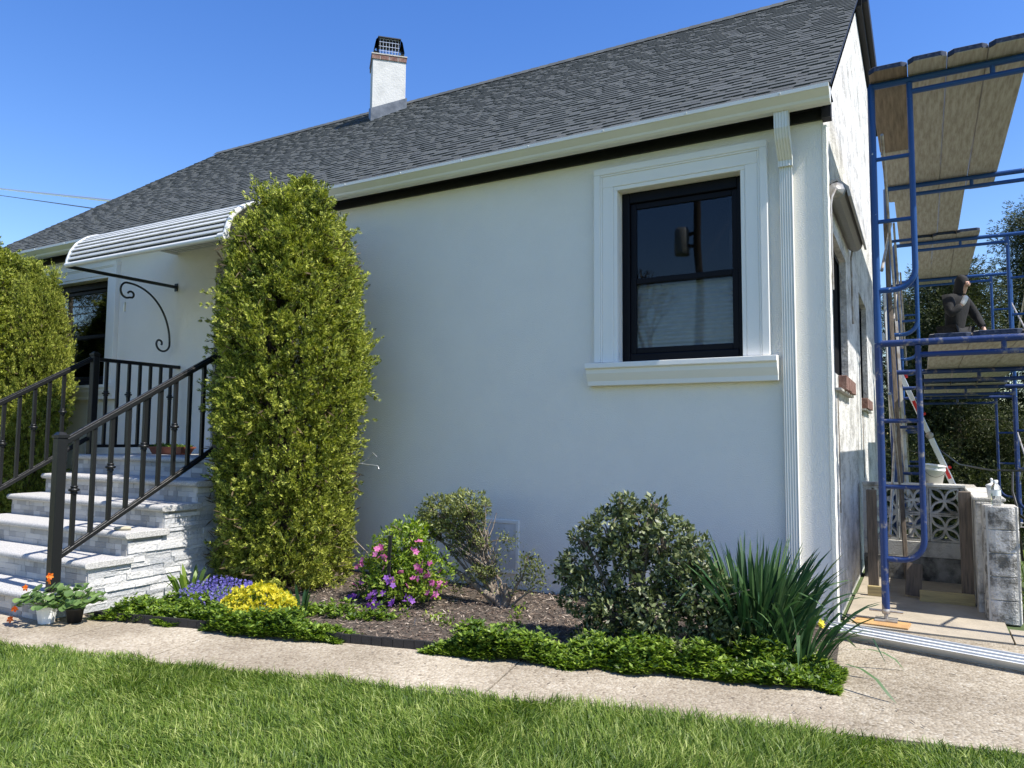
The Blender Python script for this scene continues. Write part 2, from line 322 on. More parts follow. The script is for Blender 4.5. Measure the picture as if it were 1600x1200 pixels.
M['blueflower'] = ramp_mat('blue_petal', [(0, (.10, .08, .38)), (1, (.34, .30, .72))], .6, .4)
M['yellow'] = ramp_mat('yellow_bract', [(0, (.22, .27, .02)), (.4, (.52, .46, .02)), (1, (.78, .66, .06))], .6, .35)
M['orange'] = ramp_mat('orange_petal', [(0, (.75, .10, .01)), (1, (.90, .28, .03))], .6, .4)
M['daff'] = ramp_mat('daffodil_leaf', [(0, (.014, .045, .016)), (.5, (.036, .088, .03)), (1, (.10, .17, .06))], .5, .18, .35)
M['nast'] = ramp_mat('round_leaf', [(0, (.06, .12, .03)), (1, (.20, .30, .10))], .5, .35)
M['cedar'] = ramp_mat('cedar_needle', [(0, (.012, .020, .006)), (.5, (.034, .048, .012)), (1, (.10, .115, .03))], .6, .15)
M['chip'] = ramp_mat('mulch_chip', [(0, (.035, .022, .016)), (.5, (.13, .09, .065)), (.85, (.26, .20, .15)), (1, (.44, .37, .30))], .9, 0)
M['redleaf'] = ramp_mat('red_leaf', [(0, (.18, .015, .012)), (1, (.42, .05, .03))], .6, .3)
# ================================================================ GROUND
def lawn_y(x): return -2.53+.2370*(x+3.69)          # walk / lawn border
def bed_y(x): return -1.97+.2243*(x+3.79)           # bed / walk border
def height(x, y):
    t = min(max((y-3.5)/9, 0), 1); t = t*t*(3-2*t); return -.008-1.5*t
gx = [-300, -120, -60, -30, -18, -12, -8, -5, -3, -1, 0, 1, 2, 3, 5, 8, 12, 18, 30, 60, 120, 300]
gy = [-300, -120, -60, -30, -15, -8, -4, -2, 0, 1, 2, 3.5, 4.5, 5.5, 6.5, 7.5, 8.5, 10, 11.5, 13, 16, 22, 35, 60, 120, 300]
V = [(x, y, height(x, y)) for y in gy for x in gx]; nx = len(gx)
Fq = [(j*nx+i, j*nx+i+1, (j+1)*nx+i+1, (j+1)*nx+i) for j in range(len(gy)-1) for i in range(nx-1)]
tag(npmesh('ground', V, Fq, M['turf'], smooth=True), kind='structure')
def sheet(name, poly, z, m, kind='structure'):
    b = MB(); b.prism([(x, y, 0) for x, y in poly], (0, 0, z-.05), (0, 0, z)); o = b.build(name, m); return tag(o, kind=kind)
# main walk, split in panels with joints
walk = []
xs = [-9.5, -6.9, -5.2, -3.58, -2.92, -1.26, .12]
for i in range(len(xs)-1):
    a, b_ = xs[i]+.004, xs[i+1]-.004
    y1 = lambda x: max(bed_y(x), -9) if x > -3.7 else -1.95+(x+3.7)*.05
    walk.append([(a+.10, lawn_y(a+.10)-.02), (b_+.10, lawn_y(b_+.10)-.02), (b_, y1(b_)), (a, y1(a))])
mb = MB()
for p in walk: mb.prism([(x, y, 0) for x, y in p], (0, 0, -.05), (0, 0, .006))
tag(mb.build('walkway', M['walk']), kind='structure')
sheet('path_joint_bed', [(-9.5, -3.9), (.2, -1.6), (.2, -1.0), (-3.7, -1.9), (-9.5, -2.1)], .0, M['soil'])
sheet('driveway', [(.125, lawn_y(.22)-.02), (6, lawn_y(6)-.02), (6, -.25), (2.2, .12), (.9, .14), (.07, .14), (.05, -.2), (.05, -1.06)], .004, M['drive'])
sheet('pavement_slab', [(.03, .15), (.86, .15), (.86, .62), (.86, 1.14), (.03, 1.14)], .012, M['slab'])
sheet('pavement_slab', [(.87, .15), (1.6, .15), (1.6, .5), (.87, .5)], .010, M['slab'])
sheet('areaway_floor', [(.03, 1.15), (.78, 1.15), (.78, 2.0), (.03, 2.0)], -.0, M['slab'])
sheet('garden_bed', [(-3.82, -1.95), (.1, -1.09), (.045, -.2), (.045, -.001), (-9, -.001), (-9, -2.0), (-5.9, -2.1), (-5.9, -.9), (-3.85, -.9)], .014, M['soil'])

# grass
def grass(name, n, xr, yr, hmu, region, wscale=1.):
    P = np.stack([rng.uniform(*xr, n), rng.uniform(*yr, n), np.full(n, -.008)], 1)
    P = P[region(P)]; k = len(P)
    nn = vnoise(P*[1.6, 1.6, 0]+5); n2 = vnoise(P*[9, 9, 0]+50)
    H = hmu*(.55+.55*nn+.35*n2)*rng.uniform(.6, 1.25, k)
    D = np.stack([np.cos(nn*9+rng.normal(0, 1.1, k)), np.sin(nn*9+rng.normal(0, 1.1, k)), 0*nn], 1)
    return blades(P, D, H, wscale*rng.uniform(.0026, .0056, k), rng.uniform(.15, 1.25, k), 3)
def edge_ok(P):
    return P[:, 1] < lawn_y(P[:, 0])+(vnoise(P*[6, 6, 0]+3)-.5)*.07+(vnoise(P*[30, 30, 0])-.5)*.03
Va, Fa = grass('a', 290000, (-4.6, 1.7), (-3.75, -1.2), .050, edge_ok)
tag(npmesh('lawn', Va, Fa, M['grass']), 'sunlit green lawn in front of the walkway', 'grass', kind='stuff')
Va, Fa = grass('b', 90000, (-12, 7), (-9, -1), .07, lambda P: edge_ok(P) & ((P[:, 0] < -4.6) | (P[:, 0] > 1.7) | (P[:, 1] < -3.75)) & ((P[:, 0]-CAM.x)**2+(P[:, 1]-CAM.y)**2 > .3), 2.4)
tag(npmesh('lawn_margin', Va, Fa, M['grass']), 'lawn running on beyond the frame', 'grass', kind='stuff')
# ================================================================ HOUSE
house = thing('house', 'white stucco cape cod house with dark grey shingle roof and black windows', 'house')
XL = -9.36; D_ = 6.5
WIN = (-1.288, -.461, 1.584, 2.749); LWIN = (-8.3, -6.91, 1.60, 2.72); DOOR = (-5.30, -4.32, .93, 2.74)
def holed(x0, x1, z0, z1, holes, y, depth, mb):
    xs = sorted({x0, x1, *[h[0] for h in holes], *[h[1] for h in holes]}); zs = sorted({z0, z1, *[h[2] for h in holes], *[h[3] for h in holes]})
    for i in range(len(xs)-1):
        for j in range(len(zs)-1):
            cx, cz = (xs[i]+xs[i+1])/2, (zs[j]+zs[j+1])/2
            if any(h[0] < cx < h[1] and h[2] < cz < h[3] for h in holes): continue
            mb.add([(xs[i], y, zs[j]), (xs[i+1], y, zs[j]), (xs[i+1], y, zs[j+1]), (xs[i], y, zs[j+1])], [(0, 1, 2, 3)])
    for h in holes:
        a, b, c, d = h
        mb.add([(a, y, c), (a, y, d), (a, y+depth, d), (a, y+depth, c)], [(0, 1, 2, 3)]); mb.add([(b, y, c), (b, y, d), (b, y+depth, d), (b, y+depth, c)], [(3, 2, 1, 0)])
        mb.add([(a, y, d), (b, y, d), (b, y+depth, d), (a, y+depth, d)], [(0, 1, 2, 3)]); mb.add([(a, y, c), (b, y, c), (b, y+depth, c), (a, y+depth, c)], [(3, 2, 1, 0)])
    return mb
mb = holed(XL, 0, -.1, 3.0, [WIN, LWIN, DOOR], 0, .12, MB())
import bmesh
front = mb.build('front_wall', M['stucco'], house, recalc=False)
# side wall with two window holes; built in the y-z plane
SW = [(.36, 1.36, 1.50, 2.42), (2.62, 3.62, 1.46, 2.42)]
ys = sorted({0.0, 3.235, D_, *[s[0] for s in SW], *[s[1] for s in SW]}); mb = MB()
def rake(y): return 2.99+(.7336*y if y < 3.235 else .7336*3.235-.02*(y-3.235))
for i in range(len(ys)-1):
    a, b = ys[i], ys[i+1]; h = [s for s in SW if s[0] <= a and s[1] >= b]
    segs = [(-1.6, None)] if not h else [(-1.6, h[0][2]), (h[0][3], None)]
    for z0, z1 in segs:
        za, zb = (z1, z1) if z1 is not None else (rake(a), rake(b))
        mb.add([(0, a, z0), (0, b, z0), (0, b, zb), (0, a, za)], [(0, 1, 2, 3)])
for y0, y1, z0, z1 in SW:
    d = -.045
    mb.add([(0, y0, z0), (0, y0, z1), (d, y0, z1), (d, y0, z0)], [(0, 1, 2, 3)]); mb.add([(0, y1, z0), (0, y1, z1), (d, y1, z1), (d, y1, z0)], [(3, 2, 1, 0)])
    mb.add([(0, y0, z1), (0, y1, z1), (d, y1, z1), (d, y0, z1)], [(0, 1, 2, 3)]); mb.add([(0, y0, z0), (0, y1, z0), (d, y1, z0), (d, y0, z0)], [(3, 2, 1, 0)])
tag(mb.build('side_wall', M['side'], house, recalc=False), 'rough unpainted old stucco gable wall')
mb = MB()  # back and left walls
mb.add([(XL, 0, -1.6), (XL, D_, -1.6), (XL, D_, 5.2), (XL, 3.235, 5.363), (XL, 0, 2.99)], [(0, 1, 2, 3, 4)])
mb.add([(XL, D_, -1.6), (0, D_, -1.6), (0, D_, 5.29), (XL, D_, 5.2)], [(0, 1, 2, 3)])
mb.build('back_wall', M['stucco'], house, recalc=False)
# dark interior floor and partition so windows do not see through the shell
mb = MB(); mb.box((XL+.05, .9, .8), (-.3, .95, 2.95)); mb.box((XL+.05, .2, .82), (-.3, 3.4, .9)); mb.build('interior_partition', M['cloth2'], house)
# corner: cut foam edge and cream bead
mb = MB()
zs = np.linspace(-.05, 2.95, 60); v = []; 
for i, z in enumerate(zs):
    j = random.uniform(-.0015, .0015); v += [(-.002, -.006, z), (.020+j, -.006, z), (.026+j*2, .035, z), (.002, .035, z)]
f = [(4*i+k, 4*i+(k+1) % 4, 4*i+4+(k+1) % 4, 4*i+4+k) for i in range(len(zs)-1) for k in range(4)]
mb.add(v, f); tag(mb.build('corner_strip', M['cream'], house), 'cream coloured raw edge of the foam at the corner')
# hatch panel low in the front wall
mb = MB()
mb.box((-2.36, -.010, .12), (-2.04, .002, .145)); mb.box((-2.36, -.010, .47), (-2.04, .002, .495)); mb.box((-2.36, -.010, .1455), (-2.335, .002, .4695)); mb.box((-2.065, -.010, .1455), (-2.04, .002, .4695))
ht = mb.build('crawlspace_hatch', M['trim'], house, bevel=.002)
mb = MB(); mb.box((-2.334, -.005, .146), (-2.066, .002, .469)); mb.build('hatch_panel', mat('hatch_grey', (.60, .60, .585), .7, bump=20, bstr=.3, var=((.70, .69, .67), .5, .6), vscale=6), ht)
# frieze, soffit
mb = MB(); mb.box((XL, -.022, 2.985), (.045, -.001, 3.09)); mb.box((XL, -.05, 3.045), (.05, -.0225, 3.085)); mb.build('frieze_board', M['black'], house)
mb = MB(); mb.box((XL-.05, -.20, 3.0895), (.06, .02, 3.10)); mb.box((.0, -.05, 2.98), (.05, .03, 3.089)); mb.build('soffit', M['black'], house)
# gutter (K style profile extruded along x)
prof = [(-.135, 3.013), (-.192, 3.010), (-.208, 3.022), (-.214, 3.036), (-.240, 3.056), (-.254, 3.068), (-.262, 3.070), (-.262, 3.092), (-.252, 3.092), (-.250, 3.08), (-.238, 3.07), (-.205, 3.042), (-.190, 3.020), (-.142, 3.022), (-.142, 3.11), (-.135, 3.11)]
mb = MB(); mb.prism([(0, y, z) for y, z in prof], (XL-.08, 0, 0), (.055, 0, 0))
g = mb.build('gutter', M['gutter'], house)
mb = MB(); mb.prism([(0, y, z) for y, z in prof[:8]+[(-.135, 3.11)]], (.055, 0, 0), (.062, 0, 0)); mb.build('gutter_end_cap', M['gutter'], g); mb = MB(); mb.prism([(0, y, z) for y, z in prof[:8]+[(-.135, 3.11)]], (XL-.087, 0, 0), (XL-.08, 0, 0)); mb.build('gutter_end_cap', M['gutter'], g)
for k in range(18):
    x = .0-.55*k-.2; mb = MB(); mb.tube([(x, -.262, 3.081), (x, -.268, 3.081)], .005, 6); mb.build('gutter_screw', M['whitemetal'], g)
# ---- roof
SL = .7336; nrm = Vector((0, -SL, 1)).normalized(); sdir = Vector((0, 1, SL)).normalized()
E0 = Vector((0, -.228, 3.0955)); RLEN = (Vector((0, 3.235, 5.636))-E0).length
RX0, RX1 = XL-.06, .068
roof = None
mb = MB(); a = Vector((RX0, -.2, 3.11)); 
mb.prism([E0+nrm*-.005, E0+sdir*RLEN-nrm*.005, E0+sdir*RLEN-nrm*.03, E0-nrm*.03], (RX0+.01, 0, 0), (RX1-.01, 0, 0))
roof = mb.build('roof', M['black'], house)
mb = MB(); EXP = .090; nc = int(RLEN/EXP)
def slab(x0, x1, s0, s1, h0, h1, w_=0):
    """shingle tab: s0 butt, s1 top; h heights at butt and top above deck"""
    p = lambda x, s, h: Vector((x, 0, 0))+E0+sdir*s+nrm*h
    mb.add([p(x0, s0, h0), p(x1, s0, h0), p(x1, s1, h1), p(x0, s1, h1), p(x0, s0, 0), p(x1, s0, 0), p(x1, s1, 0), p(x0, s1, 0)], [(0, 1, 2, 3), (4, 5, 1, 0), (5, 6, 2, 1), (7, 4, 0, 3)])
for c in range(nc+1):
    s = c*EXP; top = min(s+EXP*1.12, RLEN)
    x = RX0
    while x < RX1:
        w_ = random.uniform(.5, .75); xe = min(x+w_, RX1); slab(x, xe-.0006, s+random.uniform(-.0015, .0015), top, .0060, .0015); x = xe
    x = RX0+random.uniform(0, .12)
    while x < RX1-.03:
        w_ = random.choice((.12, .16, .20, .26, .34)); xe = min(x+w_, RX1); slab(x, xe, s-random.uniform(0, .005), top, .0115, .0035); x = xe+random.choice((.05, .07, .10, .14))
mb.build('shingles', M['shingle'], roof, recalc=False)
mb = MB()  # ridge caps
x = RX0
while x < RX1:
    xe = min(x+.16, RX1); R0 = E0+sdir*(RLEN-.09)+nrm*.014
    mb.prism([Vector((0, R0.y, R0.z)), Vector((0, 3.235, 5.668+.004)), Vector((0, 3.33, 5.660)), Vector((0, 3.235, 5.64))], (x, 0, .006), (xe, 0, 0)); x += .125
mb.build('ridge_cap', M['shingle'], roof)
mb = MB()  # shed dormer roof behind the ridge, with its black rake board and soffit
mb.box((XL-.05, 3.26, 5.50), (.06, 6.8, 5.62)); mb.build('rear_roof', M['shingle'], roof)
mb = MB(); mb.box((.0605, 3.26, 5.46), (.115, 6.8, 5.60)); mb.box((.001, 3.2, 5.40), (.0603, 6.8, 5.499)); mb.build('rake_board', M['black'], roof)
# dark drip strip on gable rake
mb = MB()
mb.prism([E0+nrm*.002, E0+sdir*RLEN+nrm*.002, E0+sdir*RLEN-nrm*.012, E0-nrm*.012], (.0585, 0, 0), (.072, 0, 0)); mb.build('drip_edge', M['black'], roof)
# ---- chimney set at 45 degrees on the ridge
ch = thing('chimney', None, None); del_ = ch; ch.parent = roof
cd1 = Vector((.72, .69, 0)).normalized(); cd2 = Vector((-cd1.y, cd1.x, 0)); C0 = Vector((-5.655, 2.585, 0))
MC = Matrix(((cd1.x, cd2.x, 0, C0.x), (cd1.y, cd2.y, 0, C0.y), (0, 0, 1, 0), (0, 0, 0, 1)))
for k in list(ch.keys()): del ch[k]
cw, cdp = .43, .40
mb = MB(); mb.box((0, 0, 4.9), (cw, cdp, 6.0), MC); mb.build('stack', M['chimney'], ch, bevel=.004)
mb = MB()
for i in range(4):
    mb.box((-.012+i*.115, -.012, 6.001), (-.012+i*.115+.105, cdp+.012, 6.062), MC)
mb.build('brick_course', M['brick'], ch)
mb = MB(); mb.box((-.008, -.008, 6.0005), (cw+.006, cdp+.008, 6.058), MC); mb.box((-.018, -.018, 6.0625), (cw+.016, cdp+.018, 6.078), MC); mb.build('mortar_crown', M['mortar'], ch)
mb = MB()
mb.box((.06, .05, 6.078), (cw-.10, cdp-.06, 6.10), MC)
hx = (.085, cw-.085, .06, cdp-.06)
mb.prism([MC @ Vector(p) for p in ((hx[0]-.02, hx[2]-.02, 6.33), (hx[1]+.02, hx[2]-.02, 6.33), (hx[1]+.02, hx[3]+.02, 6.33), (hx[0]-.02, hx[3]+.02, 6.33))], (0, 0, 0), (0, 0, .012))
for sgn, xx in ((0, hx[0]), (1, hx[1])):
    o_ = -.045 if sgn == 0 else .045
    mb.add([MC @ Vector(p) for p in ((xx, hx[2], 6.12), (xx, hx[3], 6.12), (xx+o_*.5, hx[3], 6.33), (xx+o_*.5, hx[2], 6.33), (xx+o_, hx[2], 6.30), (xx+o_, hx[3], 6.30), (xx+o_*1.6, hx[2], 6.16), (xx+o_*1.6, hx[3], 6.16))], [(0, 1, 2, 3), (3, 2, 5, 4), (4, 5, 7, 6), (6, 7, 1, 0)])
mb.build('chimney_cap', M['blackp'], ch)
mb = MB()
for i in range(7):
    u = hx[0]+.01+(hx[1]-hx[0]-.02)*i/6
    mb.bar(MC @ Vector((u, hx[2]+.01, 6.09)), MC @ Vector((u, hx[2]+.01, 6.325)), .006, .006); mb.bar(MC @ Vector((u, hx[3]-.01, 6.09)), MC @ Vector((u, hx[3]-.01, 6.325)), .006, .006)
mb.bar(MC @ Vector((hx[0]+.01, hx[3]-.01, 6.325)), MC @ Vector((hx[0]+.01, hx[2]+.01, 6.325)), .006, .006); mb.bar(MC @ Vector((hx[1]-.01, hx[3]-.01, 6.325)), MC @ Vector((hx[1]-.01, hx[2]+.01, 6.325)), .006, .006); mb.bar(MC @ Vector((hx[0], hx[3]-.01, 6.325)), MC @ Vector((hx[1], hx[3]-.01, 6.325)), .006, .006); mb.bar(MC @ Vector((hx[0], hx[2]+.01, 6.325)), MC @ Vector((hx[1], hx[2]+.01, 6.325)), .006, .006)
for z in (6.10, 6.16, 6.22, 6.28): mb.bar(MC @ Vector((hx[0], hx[2]+.008, z)), MC @ Vector((hx[1], hx[2]+.008, z)), .005, .005)
mb.bar(MC @ Vector((hx[0], hx[2]+.002, 6.10)), MC @ Vector((hx[1], hx[2]+.002, 6.10)), .02, .02)
mb.build('cap_mesh', M['alu'], ch)
mb = MB()
z0 = 5.16
mb.prism([MC @ Vector((-.012, -.008, 0))+Vector((0, 0, z0-.06)), MC @ Vector((cw+.02, -.008, 0))+Vector((0, 0, z0+.16)), MC @ Vector((cw+.02, -.008, 0))+Vector((0, 0, z0+.36)), MC @ Vector((-.012, -.008, 0))+Vector((0, 0, z0+.17))], (0, 0, 0), -Vector((cd2.x, cd2.y, 0))*.006)
mb.prism([MC @ Vector((-.008, -.012, 0))+Vector((0, 0, z0-.06)), MC @ Vector((-.008, cdp, 0))+Vector((0, 0, z0+.12)), MC @ Vector((-.008, cdp, 0))+Vector((0, 0, z0+.34)), MC @ Vector((-.008, -.012, 0))+Vector((0, 0, z0+.17))], (0, 0, 0), -Vector((cd1.x, cd1.y, 0))*.006)
mb.build('flashing', M['flash'], ch)

# ---- windows
def dh_window(name, x0, x1, z0, z1, blind=True, label=None):
    y = .055; wn = thing(name, None, None); wn.parent = house
    for k in list(wn.keys()): del wn[k]
    if label: wn['label'] = label
    mb = MB(); t = .055
    mb.box((x0, y, z0), (x0+t, y+.06, z1)); mb.box((x1-t, y, z0), (x1, y+.06, z1)); mb.box((x0+t, y+.001, z1-t*1.35), (x1-t, y+.06, z1)); mb.box((x0+t, y+.001, z0), (x1-t, y+.06, z0+t*1.1))
    mb.build('frame', M['vinyl'], wn, bevel=.006, seg=2)
    zm = z0+(z1-z0)*.47; s = .04
    for nm, a, b, yy in (('upper_sash', zm-.02, z1-t*1.35, y+.022), ('lower_sash', z0+t*1.1, zm+.025, y+.014)):
        mb = MB(); xa, xb = x0+t, x1-t
        mb.box((xa, yy, a), (xa+s, yy+.03, b)); mb.box((xb-s, yy, a), (xb, yy+.03, b)); mb.box((xa+s, yy+.001, b-s), (xb-s, yy+.03, b)); mb.box((xa+s, yy+.001, a), (xb-s, yy+.03, a+s))
        sh = mb.build(nm, M['vinyl'], wn, bevel=.004, seg=2)
        mb = MB(); mb.box((xa+s-.003, yy+.012, a+s-.003), (xb-s+.003, yy+.016, b-s+.003)); mb.build('pane', M['glass'], sh)
    if blind:
        mb = MB(); n = 34; za, zb = z0+.08, zm
        v = []; f = []
        for i in range(n+1):
            z = za+(zb-za)*i/n; yy = y+.075+(.008 if i % 2 else 0); v += [(x0+.08, yy, z), (x1-.08, yy, z)]
        f = [(2*i, 2*i+1, 2*i+3, 2*i+2) for i in range(n)]
        mb.add(v, f); mb.build('blind', M['blind'], wn, recalc=False)
        mb = MB(); mb.box((x0+.07, y+.071, zm-.02), (x1-.07, y+.09, zm)); mb.build('blind_rail', M['blind'], wn)
    return wn
M['blind'] = mat('blind', (.50, .51, .50), .8)
dh_window('window', *WIN, label='black double hung window with a pleated blind in its lower half')
dh_window('window', *LWIN, blind=False, label='wide black window beside the porch')
def surround(x0, x1, z0, z1, w_=.163, sill=True):
    mb = MB(); X0, X1, Z1 = x0-w_, x1+w_*.9, z1+w_
    # stepped foam trim: outer thick band, inner thin bead
    def ring(a, yf):   # a inset from outer edge
        mb.box((X0+a[0], yf, z0-.0), (X0+a[1], -.0005, Z1-a[1])); mb.box((X1-a[1], yf, z0-.0), (X1-a[0], -.0005, Z1-a[1])); mb.box((X0+a[0], yf, Z1-a[1]), (X1-a[0], -.0005, Z1-a[0]))
    ring((0, .045), -.052); ring((.045, .058), -.046); ring((.058, .135), -.040); ring((.135, w_), -.034)
    s = mb.build('window_surround', M['trim'], house, bevel=.004, seg=2)
    prof = [(-.0005, z0-.155), (-.055, z0-.155), (-.058, z0-.125), (-.072, z0-.10), (-.085, z0-.075), (-.088, z0-.045), (-.100, z0-.045), (-.105, z0-.038), (-.104, z0-.008), (-.0005, z0-.0005)]
    mb = MB(); mb.prism([(0, y, z) for y, z in prof], (X0-.045, 0, 0), (X1+.045, 0, 0)); mb.box((x0, .0, z0-.02), (x1, .056, z0+.004)); mb.build('window_sill', M['trim'], house, bevel=.002)
surround(*WIN); surround(*LWIN)
# side windows: dark sheet for the unlit recess with grey reveal boards, sloping brick sills
for i, (y0, y1, z0, z1) in enumerate(SW):
    sw = thing('side_window', None, None); sw.parent = house
    for k in list(sw.keys()): del sw[k]
    mb = MB(); mb.box((-.07, y0, z0), (-.0455, y0+.03, z1)); mb.box((-.07, y1-.03, z0), (-.0455, y1, z1)); mb.box((-.07, y0+.03, z1-.03), (-.0455, y1-.03, z1)); mb.box((-.07, y0+.03, z0), (-.0455, y1-.03, z0+.03)); mb.build('frame', M['vinyl'], sw)
    mb = MB(); mb.box((-.065, y0+.03, z0+.03), (-.06, y1-.03, z1-.03)); mb.build('opening_shade_sheet', M['void_dark'], sw)  # added dark sheet, its colour stands in for the unlit interior
    mb = MB()
    for k in range(5 if i == 0 else 4):
        if i == 0 and k == 0: continue
        ya = y0+.02+k*.19; mb.box((.0, ya, z0-.095+random.uniform(-.006, .006)), (.052, ya+.16, z0-.002))
    mb.build('brick_sill', M['brick'], sw, bevel=.004)
    mb = MB(); mb.box((.0005, y0-.02, z0-.11), (.035, y0+.98, z0-.096)); mb.build('sill_mortar', M['mortar'], sw)
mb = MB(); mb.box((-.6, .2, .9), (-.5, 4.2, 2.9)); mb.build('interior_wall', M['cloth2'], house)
# cracks / vertical seam lines on side wall
for y0, z0, z1 in ((.5, .62, 1.40), (2.72, .75, 1.36)):
    mb = MB(); pts = []; z = z0; y = y0
    while z < z1: pts.append((.002, y, z)); z += .05; y += random.uniform(-.012, .012)
    mb.tube(pts, .004, 5)
    mb.build('wall_crack', M['twig'], house)
# ---- downspout
ds = thing('downspout', None, None); ds.parent = house
for k in list(ds.keys()): del ds[k]
def corrug(w_, d, n=5):
    """rectangular section with ribs on front"""
    p = [(-w_/2, 0), (-w_/2, -d)]
    for i in range(n):
        a = -w_/2+w_*(i+.15)/n; b = -w_/2+w_*(i+.5)/n; p += [(a, -d), (b, -d+.006)]
    p += [(w_/2, -d), (w_/2, 0)]; return p
def spout(pts, w_=.078, d=.055, name='pipe', parent=None, sidev=(-1, 0, 0), n=5):
    mb = MB(); sec = corrug(w_, d, n); m = len(sec); v = []
    P = [Vector(p) for p in pts]; sv = Vector(sidev).normalized()
    for i, p in enumerate(P):
        t = (P[min(i+1, len(P)-1)]-P[max(i-1, 0)]).normalized(); out = sv.cross(t).normalized()
        for a, b in sec: v.append(p+sv*a-out*b*1.0)
    f = [(i*m+k, i*m+(k+1) % m, (i+1)*m+(k+1) % m, (i+1)*m+k) for i in range(len(P)-1) for k in range(m)]
    mb.add(v, f); mb.add(v[:m], [tuple(range(m))]); mb.add(v[-m:], [tuple(range(m))])
    return mb.build(name, M['gutter'] if name != 'extension' else M['whitemetal'], parent)
dx = -.207
spout([(dx, -.13, 3.015), (dx, -.13, 2.92), (dx, -.115, 2.89), (dx, -.03, 2.80), (dx, -.008, 2.77), (dx, -.008, 2.72)], .082, .055, 'elbow', ds)
spout([(dx, .001, 2.74), (dx, .001, 1.4), (dx, .001, .14)], .070, .046, 'pipe', ds)
spout([(dx, -.008, .16), (dx, -.008, .10), (dx+.03, -.06, .06)], .078, .05, 'shoe', ds)

# downspout extension lying on the ground
e = spout([(.0, -.150, .030), (.10, -.172, .028), (.84, -.375, .028), (1.9, -.66, .034)], .052, .060, 'extension', None, sidev=(-.2, -.67, -.71), n=3)
e.name = 'downspout_extension'; tag(e, 'white corrugated downspout pipe lying across the pavement by the house corner', 'pipe')

# ---- door
dr = thing('front_door', None, None); dr.parent = house
for k in list(dr.keys()): del dr[k]
mb = MB(); a, b, c, d = DOOR
mb.box((a, .09, c), (a+.06, .15, d)); mb.box((b-.06, .09, c), (b, .15, d)); mb.box((a+.06, .091, d-.06), (b-.06, .15, d)); mb.build('frame', M['vinyl'], dr)
mb = MB(); mb.box((a+.06, .11, c), (b-.06, .14, d-.06))
for zz in ((c+.12, c+.75), (c+.9, d-.2)): 
    for xx in ((a+.14, (a+b)/2-.04), ((a+b)/2+.04, b-.14)): mb.box((xx[0], .103, zz[0]), (xx[1], .1095, zz[1]))
dd = mb.build('door_leaf', M['vinyl'], dr, bevel=.003); mb = MB(); mb.tube([(b-.12, .10, c+.9), (b-.12, .06, c+.9), (b-.19, .055, c+.9)], .009, 8); mb.build('handle', M['iron'], dd)

# ---- canopy over the porch
cn = thing('door_canopy', None, None); cn.parent = house
for k in list(cn.keys()): del cn[k]
ctrl = [(-1.06, 2.515), (-1.055, 2.56), (-1.03, 2.64), (-.985, 2.71), (-.90, 2.785), (-.79, 2.835), (-.62, 2.85), (-.42, 2.853), (-.2, 2.855), (-.01, 2.857)]
def spl(c, n):
    c = [np.array(p, float) for p in c]; L_ = [0]
    for i in range(1, len(c)): L_.append(L_[-1]+np.linalg.norm(c[i]-c[i-1]))
    t = np.linspace(0, L_[-1], n); return np.stack([np.interp(t, L_, [p[k] for p in c]) for k in range(len(c[0]))], 1)
NP_ = 29*12; pf = spl(ctrl, NP_+1); X0c, X1c = -5.86, -3.90
mb = MB(); nr = 29; per = NP_/nr
prof = []
for i, (y, z) in enumerate(pf):
    t = pf[min(i+1, NP_)]-pf[max(i-1, 0)]; n_ = np.array([-t[1], t[0]])/np.hypot(*t)
    ph = (i/per) % 1; h = .015 if ph < .46 else .0
    prof.append((y+n_[0]*h, z+n_[1]*h))
v = [(x, y, z) for x in (X0c+.02, X1c-.02) for y, z in prof]; n = len(prof)
mb.add(v, [(i, i+1, n+i+1, n+i) for i in range(n-1)]); mb.build('slats', M['whitemetal'], cn, recalc=False)
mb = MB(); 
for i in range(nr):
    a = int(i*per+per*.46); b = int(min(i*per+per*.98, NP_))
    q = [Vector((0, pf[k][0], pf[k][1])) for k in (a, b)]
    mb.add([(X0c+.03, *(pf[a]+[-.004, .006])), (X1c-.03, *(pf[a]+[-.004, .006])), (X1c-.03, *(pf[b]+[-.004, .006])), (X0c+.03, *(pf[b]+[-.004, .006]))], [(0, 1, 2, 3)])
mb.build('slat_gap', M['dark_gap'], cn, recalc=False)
for x in (X0c, X1c):
    mb = MB(); pts = spl(ctrl, 30)
    mb.tube([(x, p_[0], p_[1]) for p_ in pts], .021, 8)
    mb.build('end_band', M['whitemetal'], cn)
mb = MB(); mb.tube([(X0c-.01, -1.065, 2.515), (X1c+.012, -1.065, 2.515)], .020, 12); mb.tube([(X1c-.05, -1.07, 2.515), (X1c+.018, -1.07, 2.515)], .028, 12); mb.build('front_rail', M['whitemetal'], cn)
def spiral(c, r0, r1, a0, a1, n=26): return [(c[0]+(r0+(r1-r0)*k/n)*math.cos(a0+(a1-a0)*k/n), c[1]+(r0+(r1-r0)*k/n)*math.sin(a0+(a1-a0)*k/n)) for k in range(n+1)]
